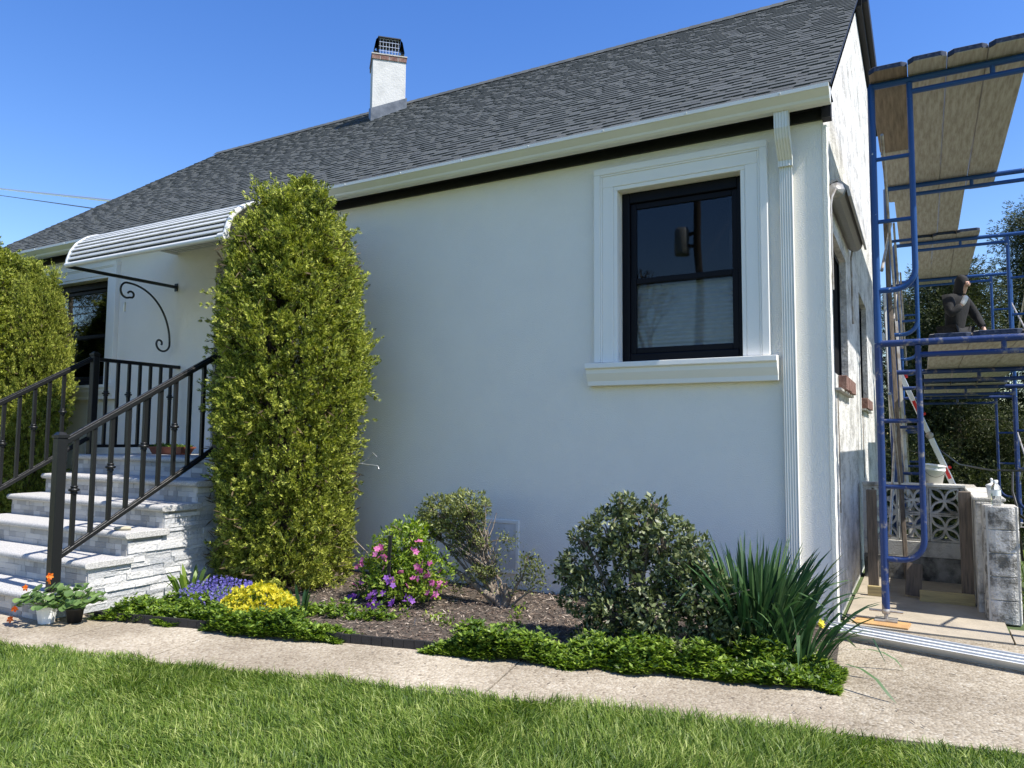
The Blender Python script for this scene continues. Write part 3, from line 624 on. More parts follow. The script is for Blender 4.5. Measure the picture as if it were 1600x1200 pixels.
for x, m_ in ((X0c, M['iron_green']), (X1c, M['whitemetal'])):
    mb = MB(); mb.bar((x, -1.06, 2.505), (x, -.0, 2.52), .024, .026); mb.box((x-.02, -.012, 2.48), (x+.02, -.0005, 2.555)); mb.build('support_rod', m_, cn)
    mb = MB()
    # scroll: big bow from (y -.50,z 2.48) to the wall, a curl at both ends
    bow = []
    for k in range(25):
        t = k/24; y = -.50+.445*math.sin(t*math.pi/2)**1.0; z = 2.47-.52*(1-math.cos(t*math.pi/2)); bow.append((y, z))
    c1 = spiral((-.085, 1.95), .035, .06, 0, 0)  # placeholder direction
    low = [(-.055+.0, 1.95)]+[(-.125+.07*math.cos(-a), 1.95+.07*math.sin(-a)) for a in np.linspace(0.2, math.pi, 12)]+[(-.165+.028*math.cos(a), 1.955+.028*math.sin(a)) for a in np.linspace(math.pi, -.6, 12)]
    hi = [(-.50, 2.47)]+[(-.515+.075*math.cos(a)*.8, 2.40+.07*math.sin(a)) for a in np.linspace(math.pi*.55, math.pi*1.65, 14)]+[(-.475+.03*math.cos(a), 2.365+.03*math.sin(a)) for a in np.linspace(-math.pi*.3, math.pi*.9, 10)]
    path = hi[::-1][:-1]+bow+low
    mb.tube([(x, y, z) for y, z in path], .0095, 8); mb.build('scroll_bracket', m_, cn)
# wind chime hanging from the scroll
wc = thing('wind_chime', 'tiny clear ornament hanging from the scroll bracket under the canopy', 'ornament', loc=(X0c, -.53, 2.36))
mb = MB(); mb.tube([(0, 0, .0), (0, 0, -.03), (.004, .004, -.05), (0, 0, -.07)], .002, 5); mb.build('hook', M['alu'], wc)
mb = MB(); mb.lathe([(.0, -.07), (.011, -.075), (.011, -.16), (0, -.165)], n=8); mb.build('glass_tube', M['whitep'], wc)

# ---------------------------------------------------------------- steps
st = thing('front_steps', 'grey granite front steps with split face stone sides', 'steps')
SX0, SX1 = -5.84, -3.975; NR = 6; RH, RD, YF = .152, .252, -2.17
for k in range(NR):
    z1 = RH*(k+1); y0 = YF+RD*k; y1 = y0+RD+.04 if k < NR-1 else -.001
    mb = MB(); n = 8; t = .042
    prof = [(y0-.022+.021*(1-math.cos(a))*1.0, z1-t/2-t/2*math.cos(a+0)) for a in np.linspace(0, math.pi, 9)]
    prof = [(y0-.002-.021*math.sin(a), z1-t/2-t/2*math.cos(a)) for a in np.linspace(0, math.pi, 9)]+[(y1, z1), (y1, z1-t)]
    mb.prism([(0, y, z) for y, z in prof], (SX0-.02, 0, 0), (SX1+.022, 0, 0)); mb.build('tread', M['granite'], st, bevel=.004, seg=2)
    mb = MB(); zb = z1-RH; hh = (RH-t)/3
    for r in range(3):
        x = SX0-random.uniform(0, .05)
        while x < SX1-.012:
            w_ = random.choice((.045, .06, .07, .09, .12)); xe = min(x+w_, SX1-.012); xa = max(x, SX0)
            if xe > xa: mb.box((xa+.0006, y0+.012-random.uniform(0, .004), zb+r*hh+.0006), (xe-.0006, y0+.05, zb+(r+1)*hh-.0006))
            x = xe+1e-4
    mb.build('riser', M['ledge_tile'], st)
mb = MB()
for k in range(NR):
    mb.box((SX0+.02, YF+RD*k+.03, RH*k-.02), (SX1-.03, -.002, RH*(k+1)-.043))
mb.build('core', M['mortar'], st)
for nm, xs_, sg in (('side_cladding', SX1, 1), ('side_cladding', SX0, -1)):
    mb = MB(); rows = 0; z = 0
    while z < RH*NR-.045:
        h = random.choice((.026, .032, .04)); zt = min(z+h, RH*NR-.043); k = int((zt+.0445)/RH+1e-6); k = min(k, NR-1)
        k2 = min(int((z+.002)/RH), NR-1)
        y = YF+RD*max(k, k2)+.012
        if (zt+.043) > RH*(k2+1)-.001 and zt < RH*(k2+1): y = YF+RD*(k2)+.012 if zt <= RH*(k2+1)-.042 else YF+RD*(k2+1)+.012
        while y < -.01:
            l = random.uniform(.09, .30); ye = min(y+l, -.003); pr = random.uniform(.0, .014)
            o1, o2, o3, o4 = [pr+random.uniform(-.004, .004) for _ in range(4)]
            xx = xs_; 
            mb.add([(xx-sg*.04, y+.0008, z+.0006), (xx-sg*.04, ye-.0008, z+.0006), (xx-sg*.04, ye-.0008, zt-.0006), (xx-sg*.04, y+.0008, zt-.0006), (xx+sg*(o1-.012), y+.0008, z+.0006), (xx+sg*(o2-.012), ye-.0008, z+.0006), (xx+sg*(o3-.012), ye-.0008, zt-.0006), (xx+sg*(o4-.012), y+.0008, zt-.0006)],
                   [(4, 5, 6, 7), (0, 1, 5, 4), (3, 7, 6, 2), (0, 4, 7, 3), (1, 2, 6, 5)]); y = ye
        z = zt
    mb.build(nm, M['ledge'], st)
# ---------------------------------------------------------------- railings
def baluster(p, top, collar, parent):
    mb = MB(); x, y, z = p; mb.box((x-.0115, y-.0115, z), (x+.0115, y+.0115, top))
    b = mb.build('baluster', M['iron'], parent)
    if collar:
        zc = z+(top-z)*collar
        mb = MB(); mb.lathe([(.012, -.026), (.021, -.023), (.021, -.014), (.015, -.012), (.031, -.005), (.031, .005), (.015, .012), (.021, .014), (.021, .023), (.012, .026)], (x, y, zc), 12)
        mb.build('collar', M['iron'], b)
def newel(p, top, parent, w_=.058):
    x, y, z = p; h = w_/2
    mb = MB(); mb.box((x-h, y-h, z), (x+h, y+h, top)); nw = mb.build('newel_post', M['iron'], parent, bevel=.004)
    mb = MB(); mb.box((x-h-.005, y-h-.005, top+.0005), (x+h+.005, y+h+.005, top+.018)); mb.add([(x-h, y-h, top+.018), (x+h, y-h, top+.018), (x+h, y+h, top+.018), (x-h, y+h, top+.018), (x-h*.5, y-h*.5, top+.036), (x+h*.5, y-h*.5, top+.036), (x+h*.5, y+h*.5, top+.036), (x-h*.5, y+h*.5, top+.036)], [(0, 1, 5, 4), (1, 2, 6, 5), (2, 3, 7, 6), (3, 0, 4, 7), (4, 5, 6, 7)])
    mb.build('post_cap', M['iron'], nw)
def stair_rail(x, label, ytop=-1.0):
    t = thing('stair_railing', label, 'railing', 'black metal stair railings')
    ya = -2.075; sl = .585; zt, zb = 1.02, .335
    newel((x, ya, RH*1), 1.055, t)
    def rail(z0, nm, w_, h):
        mb = MB(); yb = ytop; p = (x, ya+.02, z0+.02*sl); q = (x, yb, z0+(yb-ya)*sl); mb.bar(p, q, w_, h)
        mb.bar(Vector(p)+Vector((0, -.006, .010)), Vector(q)+Vector((0, -.006, .010)), w_*.55, h*.85); mb.build(nm, M['iron'], t, bevel=.003)
    rail(zt-.005, 'handrail', .045, .030); rail(zb, 'bottom_rail', .034, .026)
    n = 9
    for i in range(n):
        y = ya+.095+i*.112
        if y > ytop-.03: break
        dz = (y-ya)*sl; baluster((x, y, zb+dz), zt+dz-.01, (.52 if i % 2 == 0 else 0), t)
    zt2 = zt+(ytop-ya)*sl; zb2 = RH*NR+.07
    newel((x, ytop+.03, RH*NR), zt2+.03, t, .055)
    mb = MB(); mb.bar((x, ytop+.06, zt2), (x, -.002, zt2), .045, .030); mb.build('handrail', M['iron'], t, bevel=.003)
    mb = MB(); mb.bar((x, ytop+.06, zb2), (x, -.002, zb2), .034, .026); mb.build('bottom_rail', M['iron'], t, bevel=.003)
    i = 0; y = ytop+.14
    while y < -.03:
        baluster((x, y, zb2), zt2-.01, (.62 if i % 2 == 0 else 0), t); y += .105; i += 1
    return t
stair_rail(-4.04, 'black metal railing on the near right side of the steps', -.98)
stair_rail(-5.775, 'black metal railing on the far left side of the steps', -.86)
# planter and stone on steps
pl = thing('window_box', 'low terracotta planter with small green plants on the porch floor', 'planter', loc=(-5.27, -.42, RH*NR+.002))
mb = MB(); mb.add([(-.19, -.05, 0), (.19, -.05, 0), (.19, .05, 0), (-.19, .05, 0), (-.22, -.07, .06), (.22, -.07, .06), (.22, .07, .06), (-.22, .07, .06)], [(0, 1, 5, 4), (1, 2, 6, 5), (2, 3, 7, 6), (3, 0, 4, 7), (0, 3, 2, 1), (4, 5, 6, 7)]); mb.box((-.225, -.075, .052), (.225, .075, .066)); mb.build('tray', M['terracotta'], pl)
n = 260; P = np.stack([rng.uniform(-.2, .2, n), rng.uniform(-.055, .055, n), np.full(n, .065)], 1); V, Fq = leaves(P, rdir(n)*[1, 1, .5]+[0, 0, .6], rdir(n), rng.uniform(.02, .05, n), .012); npmesh('seedlings', V, Fq, M['cover'], pl)
mb = MB(); mb.lathe([(0, 0), (.055, .002), (.062, .012), (.045, .022), (0, .025)], (0, 0, 0), 9, 1, .55, False)
so_ = mb.build('flat_stone', M['stone']); so_.location = (-4.12, -1.60, RH*3+.001); so_.rotation_euler = (0, 0, .4); tag(so_, 'flat tan stone lying on the third step', 'stone')
# ================================================================ PLANTS
def arborvitae_mesh(H, Rm, n_cl, seed):
    """feathery upright tufts: clump centres on a lumpy multi-leader column, each clump a fan of sprays"""
    rg = np.random.default_rng(seed)
    def prof(t): return np.interp(t, [0, .05, .2, .45, .65, .8, .9, .96, 1], [.76, .80, .90, 1.0, .98, .87, .68, .45, .22])
    nl = 11; la = rg.uniform(0, 2*np.pi, nl); lr = rg.uniform(.15, .72, nl)*Rm; lh = H*(1-.17*(lr/Rm)*rg.uniform(.3, 1.5, nl)); lh[0] = H; lr[0] = .12*Rm; la[1] = -.6; lr[1] = .66*Rm; lh[1] = H*.955
    t = rg.uniform(0, 1, n_cl)**.92; a = rg.uniform(0, 2*np.pi, n_cl)
    cc = np.stack([np.cos(a)*1.6, np.sin(a)*1.6, t*H*1.3], 1)
    lump = (vnoise(cc*2.0+seed)-.5)*1.0+(vnoise(cc*5.5+seed+9)-.5)*.9
    r = Rm*prof(t)*(1+.34*lump)-np.abs(rg.normal(0, .03, n_cl))-(rg.uniform(0, 1, n_cl) < .28)*rg.uniform(.03, .2, n_cl)
    P = np.stack([r*np.cos(a), r*np.sin(a), .02+t*H*.90], 1)
    k = n_cl//6; li = rg.integers(0, nl, k); tt = rg.uniform(0, 1, k); aa = rg.uniform(0, 2*np.pi, k)
    rr = .19*Rm*(1-tt**1.8)*rg.uniform(.5, 1.1, k)+.01
    T = np.stack([lr[li]*np.cos(la[li])+rr*np.cos(aa), lr[li]*np.sin(la[li])+rr*np.sin(aa), lh[li]-.50+.46*tt], 1)
    P = np.concatenate([P, T]); a = np.concatenate([a, aa]); n = len(P)
    out = np.stack([np.cos(a), np.sin(a), 0*a], 1)
    ax = unit(out*rg.uniform(.3, 1.0, (n, 1))+np.array([0, 0, 1.])*rg.uniform(.2, 1.2, (n, 1))+rg.normal(0, .30, (n, 3)))
    Vs = []; Fs = []; k0 = 0; big = rg.uniform(.05, .15, n)*(.7+.6*(vnoise(P*6.0) > .5))
    for q in range(12):    # sprays of the tuft
        u = (q+.5)/12; D = unit(ax+rg.normal(0, .42, (n, 3))*(1.15-u*.5)); B = P+ax*(big*u)[:, None]+rg.normal(0, .009, (n, 3))
        Nn = unit(np.cross(D, np.array([0, 0, 1.]))+rg.normal(0, .7, (n, 3))); Sd = unit(np.cross(D, Nn)); size = rg.uniform(.026, .046, n)*(1.1-.3*u)
        for j in range(6):
            along = [0, .10, .10, .42, .42, .65][j]; ang = [0, 42, -42, 36, -36, 10][j]; ll = [1., .62, .62, .58, .58, .5][j]
            an = math.radians(ang); d = D*math.cos(an)+Sd*math.sin(an)+rg.normal(0, .15, (n, 3))
            V, Fq = leaves(B+D*(size*along)[:, None], d, Nn+rg.normal(0, .3, (n, 3)), size*ll*1.15, size*.20*rg.uniform(.8, 1.3, n)); Vs.append(V); Fs.append(Fq+k0); k0 += len(V)
    return np.concatenate(Vs), np.concatenate(Fs)
def arborvitae(label, loc, rz, s, proto=None):
    if proto:
        o = copy_tree(proto); o.location = loc; o.rotation_euler = (0, 0, rz); o.scale = s; o['label'] = label; return o
    t = thing('arborvitae', label, 'evergreen', 'columnar arborvitaes by the entrance', loc, rz)
    V, Fq = arborvitae_mesh(2.99, .465, 6000, 3); npmesh('crown', V, Fq, M['arb'], t)
    n = 2600; a = rng.uniform(0, 6.28, n); z = rng.uniform(.05, 2.5, n)**1.0; r = rng.uniform(.2, .5, n)
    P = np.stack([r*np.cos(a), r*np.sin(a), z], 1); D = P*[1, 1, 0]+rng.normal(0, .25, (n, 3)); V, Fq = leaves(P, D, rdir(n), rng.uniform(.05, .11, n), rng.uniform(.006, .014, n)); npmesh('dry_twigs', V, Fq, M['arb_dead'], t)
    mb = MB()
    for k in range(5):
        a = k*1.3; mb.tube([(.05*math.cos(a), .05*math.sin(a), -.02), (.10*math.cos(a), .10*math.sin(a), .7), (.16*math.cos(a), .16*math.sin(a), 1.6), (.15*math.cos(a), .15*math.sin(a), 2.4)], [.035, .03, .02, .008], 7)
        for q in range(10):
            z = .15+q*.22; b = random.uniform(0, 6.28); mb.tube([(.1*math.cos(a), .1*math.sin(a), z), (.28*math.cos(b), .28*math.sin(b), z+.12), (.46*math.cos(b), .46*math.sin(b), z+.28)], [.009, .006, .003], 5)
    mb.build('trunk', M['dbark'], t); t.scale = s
    return t
arb = arborvitae('tall bushy arborvitae standing between the steps and the bare white wall', (-3.55, -.74, 0), .4, (1.0, 1.0, 1.0))
arborvitae('broad arborvitae at the left edge behind the stair railing', (-7.74, -.80, 0), 2.1, (1.32, 1.32, 1.02), arb)
arborvitae('narrow shaded arborvitae just right of the broad left one, in front of the wide window', (-7.16, -.60, 0), 4.0, (.60, .60, .93), arb)

# generic branched shrub: lumps of foliage on limbs
def shrub(name, label, cat, base, lumps, nclump, leafn, L, W, m, group=None, up_=.5, branch_r=.012, bark='twig', extra=None, inner=.5, droop=.1):
    t = thing(name, label, cat, group, base)
    P = []; O = []
    tot = sum(l[3]*l[4] for l in lumps)
    for (x, y, z, rx, rz) in lumps:
        k = int(nclump*rx*rz/tot); d = unit(rng.normal(size=(k, 3))); rr = (inner+(1-inner)*rng.uniform(0, 1, k)**.5)[:, None]
        rr = rr*(.82+.36*vnoise(d*2.3+x*7)[:, None])
        c = np.array([x, y, z]); P.append(c+d*rr*np.array([rx, rx*.9, rz])); O.append(d)
    P = np.concatenate(P); O = np.concatenate(O); keep = P[:, 2] > .01; P = P[keep]; O = O[keep]; n = len(P)
    Vs = []; Fs = []; k0 = 0
    ax = unit(O+np.array([0, 0, up_])+rng.normal(0, .3, (n, 3)))
    for j in range(leafn):
        d = unit(ax*rng.uniform(.15, 1.0, (n, 1))+rdir(n)*.75)
        V, Fq = leaves(P+rng.normal(0, L*.25, (n, 3)), d, ax+rng.normal(0, .25, (n, 3)), L*rng.uniform(.6, 1.25, n), W*rng.uniform(.7, 1.2, n), droop); Vs.append(V); Fs.append(Fq+k0); k0 += len(V)
    npmesh('foliage', np.concatenate(Vs), np.concatenate(Fs), M[m], t)
    mb = MB()
    for (x, y, z, rx, rz) in lumps:
        c = Vector((x, y, z)); mid = Vector((x*.45+random.uniform(-.03, .03), y*.45, z*.45))
        mb.tube([(random.uniform(-.02, .02), random.uniform(-.02, .02), -.02), mid, c], [branch_r*1.3, branch_r, branch_r*.6], 6)
        for q in range(9):
            e_ = c+Vector(tuple(rng.normal(0, .5, 3)*[rx, rx, rz])); mb.tube([mid.lerp(c, .6), c.lerp(e_, .5)+Vector((0, 0, -.01)), e_], [branch_r*.5, branch_r*.35, branch_r*.2], 5)
    if extra: extra(mb)
    mb.build('branches', M[bark], t)
    return t
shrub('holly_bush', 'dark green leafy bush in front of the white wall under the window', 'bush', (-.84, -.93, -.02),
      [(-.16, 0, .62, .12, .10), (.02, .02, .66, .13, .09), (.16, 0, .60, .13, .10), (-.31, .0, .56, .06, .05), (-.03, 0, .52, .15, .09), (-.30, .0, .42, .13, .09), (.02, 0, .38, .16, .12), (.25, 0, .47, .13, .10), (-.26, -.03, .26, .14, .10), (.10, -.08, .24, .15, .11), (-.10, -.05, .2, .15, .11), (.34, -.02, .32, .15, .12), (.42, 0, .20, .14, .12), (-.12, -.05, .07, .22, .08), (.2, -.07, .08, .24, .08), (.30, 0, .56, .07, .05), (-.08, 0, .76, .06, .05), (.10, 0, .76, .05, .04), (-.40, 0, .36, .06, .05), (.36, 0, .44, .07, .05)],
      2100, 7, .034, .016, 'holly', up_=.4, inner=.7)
shrub('azalea', 'azalea with lime green leaves and pink blossoms next to the arborvitae', 'flowering shrub', (-2.50, -.72, 0),
      [(0, 0, .36, .22, .17), (-.16, 0, .22, .18, .15), (.17, 0, .22, .2, .16), (0, -.04, .14, .26, .12), (-.24, 0, .08, .14, .08), (.05, 0, .46, .12, .09)],
      1500, 6, .032, .012, 'azalea', up_=.9, inner=.35)
azal = bpy.data.objects['azalea']
def flowers(name, centers, m, parent, size, petals=5):
    n = len(centers); ax = unit(rng.normal(size=(n, 3))+np.array([.1, -.9, .6])); Vs = []; Fs = []; k0 = 0
    ref = unit(np.cross(ax, rng.normal(size=(n, 3)))); r2 = np.cross(ax, ref)
    for j in range(petals):
        a = 2*math.pi*j/petals; d = ref*math.cos(a)+r2*math.sin(a)+ax*.35
        V, Fq = leaves(centers, d, ax, size, size*.7, .1, .6); Vs.append(V); Fs.append(Fq+k0); k0 += len(V)
    return npmesh(name, np.concatenate(Vs), np.concatenate(Fs), M[m], parent)
def blobpts(cs, n, sp):
    return np.concatenate([np.array(c)+rng.normal(0, 1, (n, 3))*sp for c in cs])
flowers('pink_blossom', blobpts([(.02, -.2, .30), (.05, -.22, .24), (.26, -.14, .30), (.30, -.12, .24), (.20, -.18, .20), (.33, -.1, .18), (-.22, -.14, .26), (-.20, -.16, .12), (.30, -.14, .12), (.16, -.1, .38), (-.05, -.2, .36)], 4, .024), 'pink', azal, .024)
flowers('violet_blossom', blobpts([(-.08, -.24, .06), (.0, -.26, .05), (.1, -.25, .08), (-.26, -.16, .05), (.2, -.24, .09), (.06, -.24, .2), (-.02, -.27, .09)], 5, .024), 'violet', azal, .022)
# pruned old shrub with twisting trunk
def tw_extra(mb):
    mb.tube([(.03, 0, -.03), (-.02, 0, .05), (-.10, -.02, .09), (-.20, -.02, .14), (-.28, -.03, .19), (-.38, -.03, .24), (-.44, -.04, .32)], [.034, .032, .024, .020, .016, .010, .005], 9)
    mb.tube([(.0, 0, .03), (-.10, .02, .26), (-.22, .02, .44), (-.32, .02, .60)], [.016, .012, .009, .005], 7)
    mb.tube([(.02, 0, .02), (-.02, .03, .16), (-.12, .0, .30), (-.10, .0, .48)], [.013, .010, .007, .004], 7)
    mb.tube([(.04, 0, .0), (.08, 0, .10), (.16, 0, .22), (.20, 0, .36)], [.014, .010, .006, .003], 7)
    mb.tube([(.05, 0, .0), (.13, 0, .07), (.24, 0, .15)], [.010, .007, .004], 7)
    mb.tube([(.0, .01, -.02), (.05, .0, .07), (.04, -.02, .16)], [.03, .026, .012], 7)
    for k in range(70):
        a = Vector((-.10+random.uniform(-.12, .06), random.uniform(-.05, .05), random.uniform(.2, .42))); b = a+Vector((random.uniform(-.28, .04), random.uniform(-.08, .08), random.uniform(.08, .26)))
        mb.tube([a, a.lerp(b, .5)+Vector((random.uniform(-.02, .02), 0, 0)), b], [.004, .003, .0018], 5)
    mb.tube([(-.14, 0, .36), (-.05, -.01, .42), (.02, -.01, .43), (.08, -.01, .42)], [.005, .004, .003, .002], 5)
shrub('pruned_shrub', 'old pruned shrub with twisted bare trunk and flat leafy top by the wall hatch', 'shrub', (-1.90, -.50, 0),
      [(-.44, 0, .58, .17, .12), (-.27, 0, .64, .17, .10), (-.56, 0, .48, .12, .10), (-.36, 0, .49, .15, .09), (-.22, 0, .52, .10, .08), (-.16, 0, .40, .08, .06), (-.30, 0, .36, .09, .07), (-.12, -.03, .22, .09, .06)],
      1500, 5, .025, .011, 'shrub2', up_=.7, inner=.5, extra=tw_extra, bark='bark', branch_r=.009)
pr = bpy.data.objects['pruned_shrub']
cs = [(.20, 0, .34), (.16, 0, .26), (.23, 0, .16), (.19, .0, .22), (.27, 0, .20), (.08, 0, .42), (.02, 0, .44), (-.02, 0, .22), (-.02, 0, .30), (.10, 0, .14), (-.08, 0, .12), (-.3, -.05, .1), (-.24, -.05, .16), (.24, 0, .28)]
cs += [(.22, .02, .30), (.25, 0, .24), (.18, 0, .30), (.14, 0, .20), (.28, 0, .26)]; P = blobpts(cs, 60, .028); n = len(P); V, Fq = leaves(P, rdir(n)+[0, 0, .5], rdir(n)+[0, 0, 1], rng.uniform(.014, .028, n), .010); npmesh('sprigs', V, Fq, M['shrub2'], pr)

# ground cover strips
def cover(label, xr, depth, h, n, over=.05, m='cover', taper=None, L=.032, W=.0125, fn=None, name='ground_cover'):
    x = rng.uniform(*xr, n); v = rng.uniform(0, 1, n); d = depth(x) if callable(depth) else depth
    y = (fn(x) if fn else bed_y(x))-over+v*d
    edge = np.minimum(v, 1-v)*4; edge = np.clip(edge, .25, 1)
    ex = np.clip(np.minimum(x-xr[0], xr[1]-x)*9, .2, 1)
    hh = h*edge**.6*ex*(.35+1.25*vnoise(np.stack([x*11, y*11, 0*x], 1))**1.3)*rng.uniform(.6, 1.35, n)
    y = y-(v < .25)*(vnoise(np.stack([x*7, 0*x, 0*x+4], 1))-.35)*.07
    P0 = np.stack([x, y, .0*x], 1); Vs = []; Fs = []; k0 = 0
    lean = rng.normal(0, .35, (n, 3))*[1, 1, 0]; lean[:, 1] -= .25*(v < .3)
    top = P0+np.array([0, 0, 1.])*hh[:, None]+lean*hh[:, None]*.6
    for lv, cnt in ((1.0, 6), (.72, 4), (.45, 3)):
        c = P0+(top-P0)*lv
        for j in range(cnt):
            a = rng.uniform(0, 2*np.pi, n); d_ = np.stack([np.cos(a), np.sin(a), rng.uniform(.1, 1.1, n)], 1)
            V, Fq = leaves(c, d_, np.array([0, 0, 1.])+rng.normal(0, .3, (n, 3)), L*rng.uniform(.6, 1.25, n), W*rng.uniform(.8, 1.3, n), .15); Vs.append(V); Fs.append(Fq+k0); k0 += len(V)
    o = npmesh(name, np.concatenate(Vs), np.concatenate(Fs), M[m]); tag(o, label, 'ground cover', kind='stuff'); return o
cover('low green ground cover at the foot of the steps behind the black edging', (-3.80, -3.02), .40, .070, 2000, over=-.01)
cover('leafy ground cover spilling over the edging in front of the yellow plant', (-3.03, -2.20), .17, .095, 1300, over=.05)
cover('bright green ground cover hanging over the path under the bush and the daffodil leaves', (-1.74, .12), lambda x: np.interp(x, [-1.74, -1.2, -.7, .1], [.16, .24, .34, .36]), .088, 5600, over=.06)
cover('small scattered green weeds in the mulch', (-2.95, -2.25), .16, .06, 170, fn=lambda x: bed_y(x)+.42, over=0)
P = blobpts([(-2.25, -1.05, .04), (-2.02, -1.05, .03), (-1.66, -.72, .04), (-1.58, -.9, .03), (-2.4, -1.18, .03), (-1.9, -1.1, .02)], 40, .03); P[:, 2] = np.abs(P[:, 2]); n = len(P)
V, Fq = leaves(P, rdir(n)+[0, 0, .8], rdir(n)+[0, 0, 1], rng.uniform(.02, .035, n), .012); tag(npmesh('weeds', V, Fq, M['azalea']), 'tiny green weeds sprouting around the old shrub', 'weeds', kind='stuff')

# mulch
n = 17000; x = rng.uniform(-3.8, .03, n); y = rng.uniform(0, 1, n)*(-.01-bed_y(x))+bed_y(x)+.02
P = np.stack([x, y, .016+rng.uniform(0, .012, n)], 1); D = rdir(n)*[1, 1, .25]
V, Fq = leaves(P, D, rdir(n)*.45+[0, 0, 1], rng.uniform(.015, .05, n), rng.uniform(.004, .011, n)); tag(npmesh('mulch', V, Fq, M['chip']), 'brown wood chip mulch covering the flower bed', 'mulch', kind='stuff')

# edging
mb = MB(); pts = [(x, bed_y(x)) for x in np.arange(-3.78, -1.66, .058)]
for i in range(len(pts)-1):
    (xa, ya), (xb, yb) = pts[i], pts[i+1]; j = random.uniform(-.003, .003)
    mb.prism([(xa+.0015, ya-.012+j, 0), (xb-.0015, yb-.012+j, 0), (xb-.0015, yb+.004+j, 0), (xa+.0015, ya+.004+j, 0)], (0, 0, -.02), (0, 0, .052+random.uniform(-.003, .003)))
    mb.box((xb-.006, yb-.006, -.02), (xb+.006, yb+.006, .047))
tag(mb.build('garden_edging', M['edging']), 'low black segmented plastic edging between the bed and the walkway', 'edging')
# stake
mb = MB(); mb.bar((-2.48, -.91, -.02), (-2.465, -.91, .46), .020, .012, (0, 1, 0)); mb.bar((-2.48, -.918, .3), (-2.465, -.918, .42), .010, .006, (0, 1, 0)); tag(mb.build('garden_stake', M['blackp']), 'thin black stake standing in front of the pink azalea', 'stake')

# daffodil foliage
def strap(name, label, cat, base, n, H, W, spread, m='daff', group=None, bend=(.1, 1.1), rad=.12, dirbias=None):
    t = thing(name, label, cat, group, base); a = rng.uniform(0, 2*np.pi, n); r = rad*np.sqrt(rng.uniform(0, 1, n))
    P = np.stack([r*np.cos(a), r*np.sin(a)*.7, 0*a], 1); lean = r/rad
    D = np.stack([np.cos(a), np.sin(a), 0*a], 1)+rng.normal(0, .35, (n, 3))
    if dirbias: D += np.array(dirbias)
    bd = bend[0]+(bend[1]-bend[0])*(lean**1.5)*rng.uniform(.3, 1.2, n)
    Hh = H*rng.uniform(.68, 1.08, n)
    # explicit curved blades
    seg = 7; Dn = unit(D*[1, 1, 0]); th = np.full(n, 0.); c = P.copy(); ang = .05+spread*lean*rng.uniform(.3, 1.2, n); dang = bd*.28*rng.uniform(.6, 1.4, n)
    sa = rng.uniform(0, np.pi, n); Sd = unit(np.stack([np.cos(sa), np.sin(sa), 0*sa], 1)); rows = []
    sharp = rng.uniform(0, 1, n) < .10; kink = rng.integers(4, 6, n)
    for k in range(seg+1):
        tt = k/seg; ww = W*rng.uniform(.999, 1.0)*(1 if tt < .7 else math.sqrt(max(0, 1-((tt-.7)/.3)**2))*1.0+.04)*.5
        rows += [c-Sd*ww, c+Sd*ww]
        ang = ang+dang*tt*1.3+np.where(sharp & (kink == k), 1.2, 0)
        ang = np.minimum(ang, 2.7)
        c = c+(Dn*np.sin(ang)[:, None]+np.array([0, 0, 1.])*np.cos(ang)[:, None])*(Hh/seg)[:, None]
        c[:, 2] = np.maximum(c[:, 2], .006-base[2])
    V = np.stack(rows, 1); mm = 2*(seg+1); q = np.array([[2*k, 2*k+1, 2*k+3, 2*k+2] for k in range(seg)])[None]
    Fq = ((np.arange(n)*mm)[:, None, None]+q).reshape(-1, 4); npmesh('leaves', V.reshape(-1, 3), Fq, M[m], t, smooth=True); return t
df = strap('daffodil_clump', 'big clump of long dark green strap leaves beside the house corner', 'plant', (-.29, -.80, .02), 330, .57, .0155, .44, rad=.17, bend=(.05, .8))
strap('daffodil_clump', 'loose strap leaves drooping over the path at the right end of the bed', 'plant', (-.06, -.86, .02), 60, .50, .015, .95, rad=.10, bend=(.5, 1.3), dirbias=(.5, -.25, 0))
flowers('yellow_flower', np.array([(.33, -.18, .22), (.335, -.185, .235)]), 'yellow', df, .02, 6)
strap('tulip_plant', 'broad green strap leaves beside the stone side of the steps', 'plant', (-3.72, -1.37, 0), 26, .24, .026, .5, 'cover', rad=.09, bend=(.1, .6))
strap('tulip_plant', 'small dark strap leaf tuft right of the yellow plant', 'plant', (-2.86, -1.27, 0), 16, .19, .018, .4, 'daff', rad=.05, bend=(.1, .4))
# yellow mound
def mound(name, label, base, rx, ry, rz, n, m_leaf, m_fl, fsize, spikes=False):
    t = thing(name, label, 'flowers', None, base); d = unit(rng.normal(size=(n, 3))); d[:, 2] = np.abs(d[:, 2])
    rr = (.9+.3*vnoise(d*3+base[0]*5))[:, None]; P = d*rr*np.array([rx, ry, rz])
    V1, F1 = leaves(P*rng.uniform(.6, 1, (n, 1)), d+rdir(n)*.6, rdir(n)+[0, 0, .6], rng.uniform(.015, .03, n), .010); npmesh('leaves', V1, F1, M[m_leaf], t)
    if spikes:
        k = n//9; Ps = P[:k]*[1, 1, .75]; up_ = unit(d[:k]*.5+np.array([0, 0, 1.])); allp = np.concatenate([Ps+up_*(h_*.011) for h_ in range(9)])+rng.normal(0, .003, (k*9, 3))
        flowers('flower_spikes', allp, m_fl, t, fsize, 4)
    else: flowers('bracts', P*1.04+rng.normal(0, .008, (n, 3)), m_fl, t, fsize, 5)
    return t
mound('yellow_flower_mound', 'mound of bright yellow flowers near the middle of the bed edge', (-2.97, -1.50, 0), .25, .16, .18, 1700, 'cover', 'yellow', .014)
mound('yellow_flower_mound', 'small yellow flower clump low at the right of the yellow mound', (-2.86, -1.60, 0), .10, .08, .09, 260, 'cover', 'yellow', .013)
